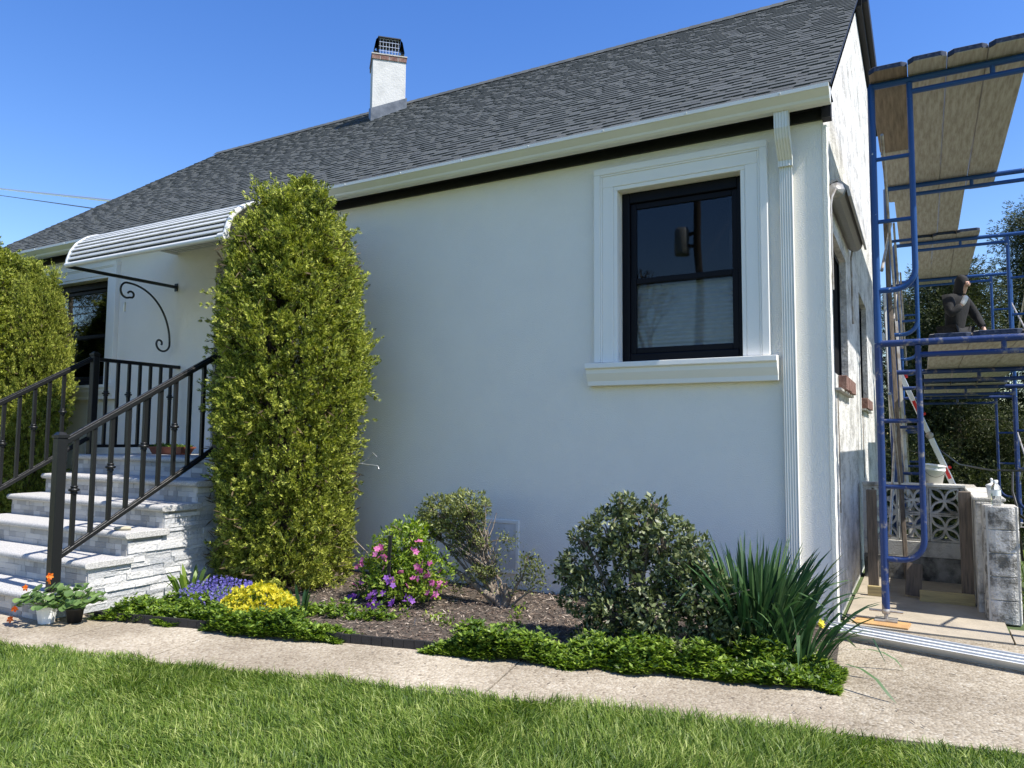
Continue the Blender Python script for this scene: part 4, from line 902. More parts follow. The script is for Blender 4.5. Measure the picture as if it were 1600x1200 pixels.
mound('blue_flower_mound', 'cluster of violet blue flower spikes left of the yellow flowers', (-3.33, -1.42, 0), .26, .20, .13, 1500, 'cover', 'blueflower', .0095, True)
# potted plants
def pot(label, loc, m, sq, r0, r1, h, seed):
    t = thing('potted_plant', label, 'potted plant', None, loc)
    mb = MB(); n = 6 if sq else 20; mb.lathe([(0, 0), (r0, 0), (r1, h-.015), (r1+.006, h-.012), (r1+.006, h), (r1-.004, h), (r1-.008, h-.02), (0, h-.02)], n=n, smooth=not sq); mb.build('pot', M[m], t)
    k = 120; rg = np.random.default_rng(seed); a = rg.uniform(0, 6.28, k); r = .15*np.sqrt(rg.uniform(0, 1, k)); z = h+rg.uniform(-.02, .15, k)*(1-r/.22)+.02
    V = []; Fq = []; mb = MB()
    for i in range(k):
        c = Vector((r[i]*math.cos(a[i]), r[i]*math.sin(a[i]), z[i])); nn = Vector((random.uniform(-.7, .7), random.uniform(-1, .3), 1)).normalized(); u = nn.orthogonal().normalized(); v_ = nn.cross(u); q = random.uniform(.013, .026)
        mb.add([c]+[c+(u*math.cos(b)+v_*math.sin(b))*q*(1+.1*math.sin(3*b))+nn*.004 for b in np.linspace(0, 2*math.pi, 9)[:-1]], [(0, 1+j, 1+(j+1) % 8) for j in range(8)])
    mb.build('leaves', M['nast'], t, recalc=False)
    mb = MB()
    for i in range(0, k, 3): mb.tube([(0, 0, h-.02), (r[i]*.6*math.cos(a[i]), r[i]*.6*math.sin(a[i]), (h+z[i])/2+.01), (r[i]*math.cos(a[i]), r[i]*math.sin(a[i]), z[i])], .0015, 4)
    mb.build('stems', M['cover'], t); return t
p1 = pot('white pot of round leaved plant with orange flowers at the foot of the steps', (-3.92, -2.17, .007), 'whitep', True, .040, .052, .095, 1)
flowers('orange_flower', np.array([(-.08, -.08, .20), (-.14, -.10, .08), (-.12, -.13, .03), (.05, -.02, .27), (.08, -.04, .26), (.10, -.05, .25)]), 'orange', p1, .021, 5)
flowers('orange_flower', np.array([(-.08, -.08, .205), (-.14, -.10, .085), (-.12, -.13, .035), (.05, -.02, .275), (.08, -.04, .265)]), 'orange', p1, .016, 5)
pot('black pot of round leaved plant next to the white pot', (-3.80, -2.08, .007), 'blackp', False, .036, .046, .085, 2)
# bare twigs behind the arborvitae
mb = MB(); mb.tube([(-2.98, -.35, .9), (-2.90, -.33, .96), (-2.86, -.33, 1.0), (-2.82, -.33, .97)], .003, 5); mb.tube([(-2.98, -.35, .92), (-2.88, -.33, .91), (-2.81, -.33, .905), (-2.80, -.33, .88)], .003, 5); 
dry = mb.build('dry_sprig', M['wirel'], arb); dry.data.transform(Matrix.Rotation(-.4, 4, 'Z') @ Matrix.Translation((3.58-.27, .74, -.04)))
# debris on the walk
mb = MB()
for k in range(60):
    x = random.uniform(-2.5, 1.4); y = lawn_y(x)+random.uniform(.1, 1.0); a = random.uniform(0, 3.14); l = random.uniform(.008, .03)
    mb.bar((x, y, .010), (x+l*math.cos(a), y+l*math.sin(a), .012), .0035, .002)
tag(mb.build('twig_litter', M['twig']), 'bits of twig and dry leaf scattered on the walkway', 'litter', kind='stuff')
# red leafed plants at far right
shrub('red_leaf_plant', 'red and green leafy plants at the right edge behind the block pier', 'plant', (1.32, 1.6, 0), [(0, 0, .2, .2, .2), (.1, .4, .3, .2, .2)], 500, 6, .04, .02, 'redleaf')
shrub('low_green_shrub', 'green plant at the right edge beside the block pier', 'plant', (1.18, .95, 0), [(0, 0, .15, .16, .16), (.15, .1, .3, .2, .2)], 400, 6, .04, .02, 'azalea')
# ================================================================ SCAFFOLD
sc = thing('scaffold', 'blue steel frame scaffold standing along the gable wall', 'scaffold')
A0, B0, B1, A1 = .25, .46, 1.31, 1.52
FY = [.32, 2.45, 4.60, 6.75]
def frame_mesh(h=1.60, mat_='blue'):
    """local coords: y=0, z from 0 to h"""
    mb = MB()
    for a, b, s in ((A0, B0, 1), (A1, B1, -1)):
        mb.tube([(a, 0, 0), (a, 0, h)], .0215, 12)
        R_ = .12; zb = .44
        curve = [(b-s*R_*(1-math.cos(t)), 0, zb-R_*math.sin(t)) for t in np.linspace(0, math.pi/2, 8)]
        mb.tube([(b, 0, h-.02)]+curve+[(a, 0, zb-R_)], .0175, 10)
        for z in (.745, 1.135): mb.tube([(a, 0, z), (b, 0, z)], .013, 8)
    mb.tube([(A0-.01, 0, h), (A1+.01, 0, h)], .0205, 12); mb.tube([(B0, 0, h-.075), (B1, 0, h-.075)], .0165, 10)
    mb.tube([((B0+B1)/2, 0, h-.075), ((B0+B1)/2, 0, h)], .014, 8)
    for x, z in ((A0, .45), (A0, 1.30), (A1, .45), (A1, 1.30)): mb.tube([(x, -.02, z), (x, .045, z)], .007, 6)
    return mb
fr0 = frame_mesh().build('frame', M['blue'], sc); fr0.location = (0, FY[0], 1.665)
fr0b = frame_mesh().build('frame', M['blue2'], sc); fr0b.location = (0, FY[0], .06)
for i, y in enumerate(FY[1:]):
    for z, src in ((1.665, fr0), (.06, fr0b)):
        c = src.copy(); COL.objects.link(c); c.location = (0, y, z); c.parent = sc
def jack():
    mb = MB(); mb.tube([(0, 0, .006), (0, 0, .2)], .012, 10); mb.box((-.06, -.06, 0), (.06, .06, .006)); mb.tube([(-.09, 0, .052), (.09, 0, .052)], .007, 8); mb.lathe([(.013, .035), (.022, .04), (.022, .065), (.013, .07)], n=12); return mb
jk = jack().build('screw_jack', M['galv'], sc); jk.location = (A0, FY[0], .012)
for y in FY:
    for x in (A0, A1):
        if y == FY[0] and x == A0: continue
        c = jk.copy(); COL.objects.link(c); c.parent = sc; c.location = (x, y, .005)
def brace(x, ya, yb, z0, z1):
    mb = MB(); mb.tube([(x, ya, z0), (x, (ya+yb)/2, (z0+z1)/2), (x, yb, z1)], .0095, 8); return mb.build('cross_brace', M['galv'], sc)
for i in range(3):
    for x in (A0+.03, A1-.03):
        for b in (.06, 1.665):
            brace(x, FY[i]+.03, FY[i+1]+.03, b+.45, b+1.30); brace(x+.022, FY[i]+.03, FY[i+1]+.03, b+1.30, b+.45)
for k in list(sc.keys()): pass
# planks: each its own thing
def plank(label, x0, x1, y0, y1, z, m='plank', th=.034, tilt=0):
    mb = MB(); c = .028
    poly = [(x0+c, y0, 0), (x1-c, y0, 0), (x1, y0+c, 0), (x1, y1-c, 0), (x1-c, y1, 0), (x0+c, y1, 0), (x0, y1-c, 0), (x0, y0+c, 0)]
    mb.prism([Vector(p)-Vector((x0, y0, 0)) for p in poly], (0, 0, 0), (0, 0, th)); o = mb.build('scaffold_plank', M[m], None, bevel=.004); o.location = (x0, y0, z)
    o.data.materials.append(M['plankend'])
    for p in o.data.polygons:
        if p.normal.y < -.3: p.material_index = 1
    o.rotation_euler = (tilt, 0, random.uniform(-.0006, .0006)); tag(o, label, 'plank', 'wooden scaffold planks'); return o
T = 3.290
plank('dark stained top level plank nearest the house wall, front end', .245, .4515, .17, 1.60, T, 'plankd')
plank('paler length of the top level plank along the house wall, behind the dark one', .247, .4515, 1.607, 2.95, T, 'plank')
plank('second plank from the wall on the front top level bay', .4545, .6565, .14, 2.80, T)
plank('third plank from the wall on the front top level bay', .6595, .8575, .15, 2.84, T)
plank('outermost plank on the front top level bay', .8605, 1.065, .14, 2.86, T)
T2 = T+.037
plank('second bay top level plank nearest the wall', .30, .474, 2.30, 4.95, T2)
plank('middle plank on the second top level bay', .477, .668, 2.28, 4.80, T2)
plank('outer plank on the second top level bay', .671, .862, 2.32, 4.78, T2, 'plank')
plank('far top level plank nearest the wall', .42, .626, 4.46, 7.25, T)
plank('middle plank on the far top level bay', .629, .845, 4.42, 7.25, T)
plank('outer plank on the far top level bay', .848, 1.06, 4.38, 7.25, T)
Z1 = 1.688
plank('inner plank on the front lower level, next to the ladder gap', .52, .742, .45, 2.90, Z1)
plank('middle plank on the front lower level', .745, .989, .40, 2.92, Z1)
plank('outer plank on the front lower level', .992, 1.22, .33, 2.90, Z1)
plank('inner plank on the far lower level where the man stands', .50, .73, 3.3, 5.02, Z1+.036); plank('middle plank on the far lower level where the man stands', .74, .97, 3.3, 5.0, Z1+.036); plank('outer plank on the far lower level where the man stands', .98, 1.20, 3.28, 5.0, Z1+.036)
plank('inner plank on the rearmost lower level', .50, .74, 4.42, 7.1, Z1); plank('middle plank on the rearmost lower level', .75, .98, 4.42, 7.1, Z1); plank('outer plank on the rearmost lower level', .99, 1.25, 4.42, 7.1, Z1)
# pad under the front jack
mb = MB(); mb.box((-.13, -.09, 0), (.16, .06, .010)); o = mb.build('plywood_pad', M['ply'], None, bevel=.002); o.location = (.215, FY[0]-.05, .0125); o.rotation_euler = (0, 0, -.1); tag(o, 'orange plywood scrap under the front scaffold leg', 'board')
bpy.data.objects['screw_jack'].location.z = .023
# loose timbers and poles standing between scaffold and wall
for i, (xa, ya, za, xb, yb, zb, w_, m_, lb) in enumerate([
    (.33, 1.9, .02, .24, 2.35, 2.95, .030, 'lumber', 'brown timber leaning against the scaffold close to the wall'),
    (.36, 2.7, .02, .28, 2.9, 2.3, .028, 'galv', 'rusty pole standing behind the nearest ladder frame'),
    (.24, 3.3, .02, .18, 3.5, 2.6, .035, 'whitemetal', 'white stained batten standing by the gable wall')]):
    mb = MB(); mb.bar((0, 0, 0), (xb-xa, yb-ya, zb-za), w_, w_*.8); o = mb.build('leaning_pole', M[m_], None, bevel=.003); o.location = (xa, ya, za); tag(o, lb, 'pole')

# rolled awning over the first side window
aw = thing('rolled_awning', 'rolled up grey metal awning with bent arms above the side window', 'awning')
mb = MB(); sec = [(.02+.055*math.cos(a)+.03, 2.60+.055*math.sin(a)) for a in np.linspace(0, 2*math.pi, 11)[:-1]]
AY0, AY1 = .18, 1.62
mb.prism([(x, 0, z) for x, z in sec], (0, AY0, 0), (0, AY1, 0)); mb.build('roll', mat('awning_slat', (.20, .195, .185), .5, bump=30, bstr=.3), aw, bevel=.008)
mb = MB(); mb.prism([(.0, 0, 2.66), (.06, 0, 2.68), (.12, 0, 2.62), (.13, 0, 2.56), (.115, 0, 2.56), (.105, 0, 2.61), (.055, 0, 2.665), (0, 0, 2.645)], (0, AY0+.01, 0), (0, AY1+.02, 0)); mb.build('cover', mat('awning_cover', (.33, .32, .30), .5, bump=30, bstr=.3, var=((.25, .24, .22), .5, .7), vscale=8), aw)
mb = MB(); mb.lathe([(0, 0), (.045, 0), (.05, .012), (.03, .02), (.012, .03), (0, .032)], n=9, smooth=False); hub = mb.build('end_hub', M['galv'], aw); hub.rotation_euler = (R(90), 0, 0); hub.location = (.05, AY0, 2.60)
for y in (AY0-.03, AY1+.01):
    mb = MB(); mb.tube([(.05, y, 2.60), (.03, y-.02, 2.55), (.022, y-.03, 2.50), (.022, y-.03, 2.2), (.022, y-.02, 1.98)], .0085, 8); mb.build('arm', M['galv'], aw)

# ================================================================ AREAWAY / BLOCK WALL
# pier with rounded blocks
pier = thing('block_pier', 'mottled rounded concrete block pier with a cup and bottle on top', 'pier')
for k in range(5):
    z0 = k*.138; mb = MB(); x0, x1, y0, y1, r = .775, .955, .66, .90, .055; poly = []
    for cx_, cy_, a0 in ((x0+r, y0+r, math.pi), (x1-r, y0+r, 1.5*math.pi)):
        for t in np.linspace(0, math.pi/2, 6): poly.append((cx_+r*math.cos(a0+t), cy_+r*math.sin(a0+t), 0))
    poly += [(x1, y1, 0), (x0, y1, 0)]
    mb.prism(poly, (0, 0, z0+.002), (0, 0, z0+.1365)); mb.build('block', M['block'], pier, bevel=.004)
mb = MB(); mb.box((.785, .672, .0), (.945, .89, .69)); mb.build('mortar', M['mortar'], pier)
rw = thing('side_block_wall', 'whitewashed block wall running back from the pier', 'wall')
mb = MB(); mb.box((.745, .905, -.05), (.90, 2.15, .70)); mb.build('blocks', M['blockw'], rw, bevel=.012, seg=2)
mb = MB(); mb.box((.735, .91, .7005), (.91, 2.15, .725)); mb.build('coping', M['blockw'], rw, bevel=.006)
bw = thing('breeze_block_wall', 'white decorative breeze block wall behind the timber frame', 'wall')
mb = MB(); mb.box((.03, 2.0, .18), (.744, 2.14, .298)); mb.build('white_course', M['blockw'], bw, bevel=.004)
mb = MB(); mb.box((.03, 1.99, -.1), (.744, 2.14, .179)); tag(mb.build('lower_course', M['blockd'], bw, bevel=.004), 'dark mottled lower blocks')  # darker course with near-black mottling
mb = MB(); mb.box((.03, 1.995, .7205), (.744, 2.15, .745)); mb.build('coping', M['blockw'], bw, bevel=.004)
def breeze(x0, z0, s):
    """pierced block: square rim with a four petal star"""
    mb = MB(); y0, y1 = 2.01, 2.12; t = .013
    mb.box((x0, y0, z0), (x0+t, y1, z0+s)); mb.box((x0+s-t, y0, z0), (x0+s, y1, z0+s)); mb.box((x0+t, y0, z0), (x0+s-t, y1, z0+t)); mb.box((x0+t, y0, z0+s-t), (x0+s-t, y1, z0+s))
    c = (x0+s/2, z0+s/2); h = s/2-t*.6
    def strip(pts, w_, ya, yb):
        n = len(pts); L_ = []
        for i in range(n):
            p = np.array(pts[i]); d = np.array(pts[min(i+1, n-1)])-np.array(pts[max(i-1, 0)]); d = d/np.linalg.norm(d); m_ = np.array([-d[1], d[0]]); L_.append((p+m_*w_/2, p-m_*w_/2))
        v = []
        for a, b in L_: v += [(a[0], ya, a[1]), (b[0], ya, b[1]), (b[0], yb, b[1]), (a[0], yb, a[1])]
        mb.add(v, [(4*i+k, 4*i+(k+1) % 4, 4*i+4+(k+1) % 4, 4*i+4+k) for i in range(n-1) for k in range(4)])
    for j, (sx_, sz_) in enumerate(((1, 1), (1, -1), (-1, 1), (-1, -1))):   # petal outlines toward corners
        for q, bow in enumerate((1, -1)):
            p = [(c[0]+sx_*h*t_-sz_*bow*.22*h*math.sin(math.pi*t_)*sx_*sz_, c[1]+sz_*h*t_+sx_*bow*.22*h*math.sin(math.pi*t_)*sx_*sz_) for t_ in np.linspace(0, 1, 9)]
            strip(p, .015, y0+.0005*(j+1)+.0003*q, y1-.0005*(j+1)-.0003*q)
    mb.lathe([(.0, 0), (.014, 0), (.014, .10), (0, .10)], n=8)
    k = len(mb.v)-32
    for i in range(k, len(mb.v)): x, y, z = mb.v[i]; mb.v[i] = (c[0]+x, y0+.003+z, c[1]+y)
    return mb.build('breeze_block', M['blockw'], bw)
for zz in (.302, .512):
    for xx in (.065, .278, .49): breeze(xx+.008, zz, .208)
mb = MB(); mb.box((.03, 2.01, .299), (.072, 2.12, .72)); mb.box((.70, 2.01, .299), (.744, 2.12, .72)); mb.build('end_block', M['blockw'], bw)
# timber frame in front of the opening
tf = thing('timber_gate_frame', 'weathered timber posts with a low board across the areaway opening', 'gate frame')
mb = MB(); mb.box((.11, 1.12, -.02), (.175, 1.17, .735)); mb.build('post', M['lumber'], tf, bevel=.003)
mb = MB(); mb.box((.665, 1.10, -.02), (.735, 1.16, .745)); mb.build('post', M['lumber'], tf, bevel=.003)
mb = MB(); mb.box((.105, 1.09, .012), (.225, 1.119, .08)); mb.build('bottom_board', M['lumbery'], tf, bevel=.003)
mb = MB(); mb.box((.42, 1.071, .0), (.735, 1.099, .085)); mb.build('bottom_board', M['lumbery'], tf, bevel=.003)
mb = MB(); mb.box((0, 0, 0), (.10, .02, .22)); o = mb.build('leaning_board', M['lumber'], None, bevel=.002); o.location = (.33, 1.22, .02); o.rotation_euler = (R(-12), R(4), 0); tag(o, 'short brown board leaning behind the scaffold leg', 'board')
mb = MB(); mb.box((0.001, 2.55, .35), (.06, 3.2, .62)); mb.box((.0011, 3.0, .62), (.05, 3.3, .68)); o = mb.build('black_panel', M['black'], None); tag(o, 'black box fixed low on the gable wall beside the timber post', 'box')
# cup and bottle
PT = .6925
cp = thing('paper_cup', 'white paper cup with a domed lid on the block pier', 'cup', loc=(.835, .86, PT+.033))
mb = MB(); mb.lathe([(0, 0), (.022, 0), (.030, .072), (0, .072)], n=20); mb.build('cup_body', M['paper'], cp)
mb = MB(); mb.lathe([(.033, .0725), (.033, .080), (.026, .086), (.012, .092), (.006, .096), (.005, .110), (.009, .118), (.003, .124), (0, .124)], n=20); mb.build('lid', M['whitep'], cp)
bt = thing('water_bottle', 'clear plastic water bottle with white cap on the block pier', 'bottle', loc=(.845, .71, PT))
mb = MB(); mb.lathe([(0, 0), (.024, 0), (.026, .006), (.0245, .016), (.026, .022), (.0245, .030), (.026, .036), (.026, .10), (.024, .112), (.013, .130), (.011, .136), (.011, .145)], n=22); mb.build('bottle_body', M['bottle'], bt)
mb = MB(); mb.lathe([(.0135, .1375), (.0135, .152), (0, .152)], n=16); mb.build('cap', M['whitep'], bt)
mb = MB(); mb.lathe([(.0266, .058), (.0266, .092)], n=22); mb.build('label_band', mat('bottle_label', (.78, .82, .78), .5, var=((.20, .34, .26), .55, .6), vscale=30), bt, recalc=False)
# bench with bucket
wb = thing('work_bench', 'rough trestle bench hidden behind the breeze block wall', 'bench', loc=(.62, 5.2, 0))
mb = MB(); mb.box((-.35, -.25, .55), (.35, .25, .585)); mb.build('bench_top', M['plank'], wb, bevel=.004)
for sx_ in (-.28, .28):
    for sy_ in (-.2, .2): 
        mb = MB(); mb.bar((sx_, sy_, .5495), (sx_*1.1, sy_*1.15, -.25), .05, .04); mb.build('leg', M['lumber'], wb)
bk = thing('bucket', 'white plastic bucket tilted behind the breeze block wall', 'bucket', loc=(.56, 5.1, .60))
mb = MB(); mb.lathe([(0, 0), (.088, 0), (.100, .15), (.107, .152), (.107, .168), (.103, .17), (.103, .20), (.108, .203), (.108, .215), (.100, .215), (.086, .01), (0, .01)], n=28); mb.build('pail', M['whitep'], bk)
mb = MB(); mb.tube([(.108*math.cos(a), -.108*abs(math.sin(a))*.98-.004, .185-.10*abs(math.sin(a))) for a in np.linspace(math.pi, 2*math.pi, 16)], .0025, 5); mb.build('handle', M['wire'], bk)
bk.rotation_euler = (R(3), R(7), 0)
# articulated ladder leaning on the house wall
ld = thing('folding_ladder', 'aluminium folding ladder with red clips leaning on the gable wall beyond the scaffold', 'ladder')
la_, lb_ = Vector((.93, 5.6, -.02)), Vector((.10, 5.6, 2.40)); hin = la_.lerp(lb_, .50)
la_ = Vector((1.02, 5.6, -.10)); lb_ = Vector((.06, 5.6, 2.40))
dirl = (lb_-la_).normalized()
for dy in (-.17, .17):
    mb = MB(); o_ = Vector((0, dy, 0)); mb.bar(la_+o_, la_+dirl*1.30+o_, .022, .060, (0, 0, 1)); r1 = mb.build('lower_rail', M['alu'], ld, bevel=.003)
    mb = MB(); mb.bar(la_+dirl*1.38+o_, lb_+o_, .020, .052, (0, 0, 1)); mb.build('upper_rail', M['alu'], ld, bevel=.003)
    mb = MB(); pc = la_+dirl*1.34+o_; mb.lathe([(0, -.016), (.042, -.016), (.042, .016), (0, .016)], n=18)
    for i, v in enumerate(mb.v): mb.v[i] = (pc.x+v[0], pc.y+v[2], pc.z+v[1])
    mb.build('hinge', M['galv'], ld)
    for t_, l_, m_ in ((.80, .16, 'red'), (.60, .14, 'blackp'), (1.62, .16, 'red')):
        mb = MB(); mb.bar(la_+dirl*t_+o_+Vector((0, -.0125, 0)), la_+dirl*(t_+l_)+o_+Vector((0, -.0125, 0)), .004, .035); mb.build('sticker', M[m_], ld)
    for t_ in (.55, .92, 1.6, 2.1):
        mb = MB(); q = la_+dirl*t_+o_; mb.bar(q+Vector((.03, 0, .01)), q+Vector((.06, 0, .02)), .02, .02); mb.build('clip', M['red'], ld)
for k in range(10):
    t_ = .18+k*.26
    if abs(t_-1.34) < .08: continue
    mb = MB(); q = la_+dirl*t_; mb.bar(q+Vector((0, -.158, 0)), q+Vector((0, .158, 0)), .03, .02); mb.build('rung', M['alu'], ld)
# hose / cable loops right of pier
mb = MB(); mb.tube([(1.02, 1.3, .30), (.985, 1.1, .50), (.98, 1.0, .66), (.985, 1.02, .62), (1.03, 1.15, .58), (1.12, 1.25, .60), (1.25, 1.3, .72), (1.4, 1.5, 1.0)], .009, 8)
mb.tube([(1.2, 1.4, .5), (1.08, 1.2, .53), (1.0, 1.15, .6), (.98, 1.3, .75), (1.02, 1.7, .86)], .007, 8)
tag(mb.build('hose', M['blackp']), 'black hose looped beside the pier at the right edge', 'hose')
mb = MB(); pts = []
for k in range(20):
    t = k/19; pts.append((1.02+.35*t+.0*t, 3.5-2.0*t, 1.02-.42*t-.25*math.sin(math.pi*t)*.5))
mb.tube([(.70, 9.5, .95), (.85, 6, .80), (1.05, 4, .80), (1.3, 2.8, .84), (1.7, 2.0, .9)], .010, 6)
tag(mb.build('extension_lead', M['blackp']), 'black cable sagging across the yard behind the pier', 'cable')

# ================================================================ PERSON on the lower platform
def skinned(name, verts, edges, radii, m, parent, sub=2, root=0):
    me = bpy.data.meshes.new(name+'_cage'); me.from_pydata([tuple(v) for v in verts], edges, []); o = bpy.data.objects.new(name, me); COL.objects.link(o)
    sk_ = o.modifiers.new('skin', 'SKIN'); sk_.use_smooth_shade = True
    for i, d in enumerate(me.skin_vertices[0].data): d.radius = (radii[i], radii[i]) if not isinstance(radii[i], tuple) else radii[i]; d.use_root = (i == root)
    ss = o.modifiers.new('sub', 'SUBSURF'); ss.levels = sub; ss.render_levels = sub
    dg = bpy.context.evaluated_depsgraph_get(); ev = o.evaluated_get(dg); nm = bpy.data.meshes.new_from_object(ev); nm.name = name
    o.modifiers.clear(); o.data = nm; bpy.data.meshes.remove(me); nm.materials.clear(); nm.materials.append(m); o.parent = parent; return o
pz = Z1+.034+.036
ps = thing('person', 'person in black hooded jacket on the scaffold with a gloved hand at the face', 'person', loc=(.86, 4.78, pz+.02), rz=R(-38))
# facing right (+x), torso leaning forward, knees bent, left hand on face
sp_ = {'pel': (-.06, 0, .50), 'wst': (-.08, 0, .62), 'chs': (-.03, 0, .80), 'nck': (.03, 0, .92), 'hd0': (.055, 0, .97), 'hd1': (.075, -.0, 1.05), 'hd2': (.075, 0, 1.11),
      'shL': (-.02, .155, .86), 'shR': (-.02, -.155, .86), 'elR': (.06, -.24, .68), 'wrR': (.125, -.13, .79), 'haR': (.145, -.105, .83), 'elL': (.06, .25, .68), 'wrL': (.20, .16, .54), 'haL': (.225, .15, .49),
      'hpL': (-.06, .08, .47), 'knL': (.12, .11, .29), 'anL': (-.02, .11, .05), 'ftL': (.10, .12, .02), 'hpR': (-.06, -.08, .47), 'knR': (.14, -.10, .27), 'anR': (.0, -.10, .05), 'ftR': (.12, -.11, .02)}
keys = list(sp_); ix = {k: i for i, k in enumerate(keys)}
ed = [('pel', 'wst'), ('wst', 'chs'), ('chs', 'nck'), ('nck', 'hd0'), ('hd0', 'hd1'), ('hd1', 'hd2'), ('chs', 'shL'), ('chs', 'shR'), ('shR', 'elR'), ('elR', 'wrR'), ('wrR', 'haR'), ('shL', 'elL'), ('elL', 'wrL'), ('wrL', 'haL'), ('pel', 'hpL'), ('hpL', 'knL'), ('knL', 'anL'), ('anL', 'ftL'), ('pel', 'hpR'), ('hpR', 'knR'), ('knR', 'anR'), ('anR', 'ftR')]
rad = dict(pel=.085, wst=.085, chs=.10, nck=.042, hd0=.048, hd1=.058, hd2=.042, shL=.055, shR=.055, elR=.036, wrR=.023, haR=.023, elL=.036, wrL=.023, haL=.024, hpL=.075, knL=.048, anL=.032, ftL=.03, hpR=.075, knR=.048, anR=.032, ftR=.03)
verts = [sp_[k] for k in keys]; edges = [(ix[a], ix[b]) for a, b in ed]; radii = [rad[k] for k in keys]
def fingers(h, dirv, side):
    base = Vector(sp_[h]); d = Vector(dirv).normalized(); s_ = Vector(side).normalized(); nn = d.cross(s_)
    for j, (off, ln) in enumerate(((-.018, .05), (-.006, .058), (.006, .055), (.018, .044))):
        i0 = len(verts); verts.append(tuple(base+s_*off+d*.022)); verts.append(tuple(base+s_*off+d*(.022+ln*.55)+nn*.004)); verts.append(tuple(base+s_*off+d*(.022+ln*.9)+nn*.018)); edges.extend([(ix[h], i0), (i0, i0+1), (i0+1, i0+2)]); radii.extend([.008, .007, .006])
    i0 = len(verts); verts.append(tuple(base-s_*.028+d*.004)); verts.append(tuple(base-s_*.036+d*.026+nn*.01)); edges.extend([(ix[h], i0), (i0, i0+1)]); radii.extend([.009, .007])
fingers('haR', (.15, .45, .85), (1, 0, -.2)); fingers('haL', (.5, 0, -.8), (0, 1, 0))
ps.scale = (.86, .86, .98)
skinned('body', verts, edges, radii, M['skin'], ps)
# clothing follows the same skeleton
cl = ['pel', 'wst', 'chs', 'nck', 'shL', 'shR', 'elR', 'wrR', 'elL', 'wrL']; ci = {k: i for i, k in enumerate(cl)}
skinned('hooded_jacket', [(-.055, 0, .44)]+[sp_[k] for k in cl[1:]], [(ci[a], ci[b]) for a, b in ed if a in ci and b in ci], [rad[k]*1.22+.012 for k in cl], M['cloth2'], ps)
cl = ['pel', 'hpL', 'knL', 'anL', 'hpR', 'knR', 'anR']; ci = {k: i for i, k in enumerate(cl)}
skinned('trousers', [sp_[k] for k in cl], [(ci[a], ci[b]) for a, b in ed if a in ci and b in ci], [rad[k]*(1.5 if k in ('pel', 'hpL', 'hpR') else 1.2)+.012 for k in cl], M['cloth'], ps)
skinned('hood', [(-.01, 0, .90), (.02, 0, .98), (.045, 0, 1.06), (.055, 0, 1.115), (.07, 0, 1.15)], [(0, 1), (1, 2), (2, 3), (3, 4)], [.08, .078, .086, .074, .04], M['cloth'], ps)
mb = MB(); mb.lathe([(0, -.012), (.040, -.010), (.043, .010), (0, .022)], (0, 0, 0), 12, 1, .8)
for i, v in enumerate(mb.v): mb.v[i] = (.126+v[2]*.6, v[0], 1.035+v[1]*.9)
mb.build('face', M['skin'], ps)
mb = MB()
for y_ in (-.018, .018): mb.box((.132, y_-.007, 1.045), (.141, y_+.007, 1.051))
mb.box((.130, -.012, 1.008), (.138, .012, 1.012)); mb.build('eyes_and_mouth', M['blackp'], ps)
mb = MB(); mb.add([(.133, -.009, 1.022), (.133, .009, 1.022), (.152, 0, 1.024), (.134, 0, 1.045)], [(0, 2, 1), (0, 3, 2), (1, 2, 3)]); mb.build('nose', M['skin'], ps)
gl = [sp_['wrR'], sp_['haR']]; skinned('work_glove', [gl[0], tuple((Vector(gl[0])+Vector(gl[1]))/2), gl[1], (.155, -.09, .868), (.16, -.082, .895)], [(0, 1), (1, 2), (2, 3), (3, 4)], [.030, .032, .034, .034, .026], M['glove'], ps)
for s_, k in ((1, 'anL'), (-1, 'anR')):
    a = Vector(sp_[k]); mb = MB(); mb.tube([a+Vector((-.03, 0, -.02)), a+Vector((.03, 0, -.02)), a+Vector((.10, 0, -.032)), a+Vector((.135, 0, -.04))], [.036, .038, .032, .018], 10); mb.build('boot', M['cloth'], ps)

# ================================================================ BACKGROUND
def cedar(label, loc, H, Rr, seed, n=9000):
    t = thing('cedar_tree', label, 'tree', 'cedar trees behind the yard', loc); n = int(n*3.4); rg = np.random.default_rng(seed)
    mb = MB(); mb.tube([(0, 0, -.2), (.03, .02, H*.5), (0, 0, H*.97)], [.11, .07, .015], 8); Ps = []; Ds = []
    nb = 64
    for b in range(nb):
        z = H*(.10+.88*(b/nb)); L_ = Rr*(1-(z/H)**1.7*.82)*rg.uniform(.65, 1.15); a = rg.uniform(0, 6.28); tip = np.array([L_*math.cos(a), L_*math.sin(a), z+L_*rg.uniform(-.05, .30)])
        mb.tube([(0, 0, z), tuple(np.array([tip[0]*.5, tip[1]*.5, z+.04])), tuple(tip)], [.022, .014, .005], 5)
        k = int(n/nb*(.4+L_/Rr)); u = rg.uniform(.12, 1, k)**.75; base = np.array([0, 0, z])+(tip-np.array([0, 0, z]))*u[:, None]
        sp2 = .09+.12*np.sin(np.pi*np.clip(u, 0, 1)*.8); off = np.clip(rg.normal(0, 1, (k, 3)), -1.7, 1.7)*sp2[:, None]*[1, 1, .6]*1.45; Ps.append(base+off); Ds.append(off+(tip-np.array([0, 0, z]))*.15)
    mb.build('trunk', M['bark'], t); P = np.concatenate(Ps); D = np.concatenate(Ds); m_ = len(P); Vs = []; Fs = []; k0 = 0
    for j in range(5):
        V, Fq = leaves(P+rg.normal(0, .015, (m_, 3)), unit(D)+rdir(m_)*.8, rdir(m_), rg.uniform(.035, .075, m_), rg.uniform(.010, .018, m_)); Vs.append(V); Fs.append(Fq+k0); k0 += len(V)
    npmesh('crown', np.concatenate(Vs), np.concatenate(Fs), M['cedar'], t); return t
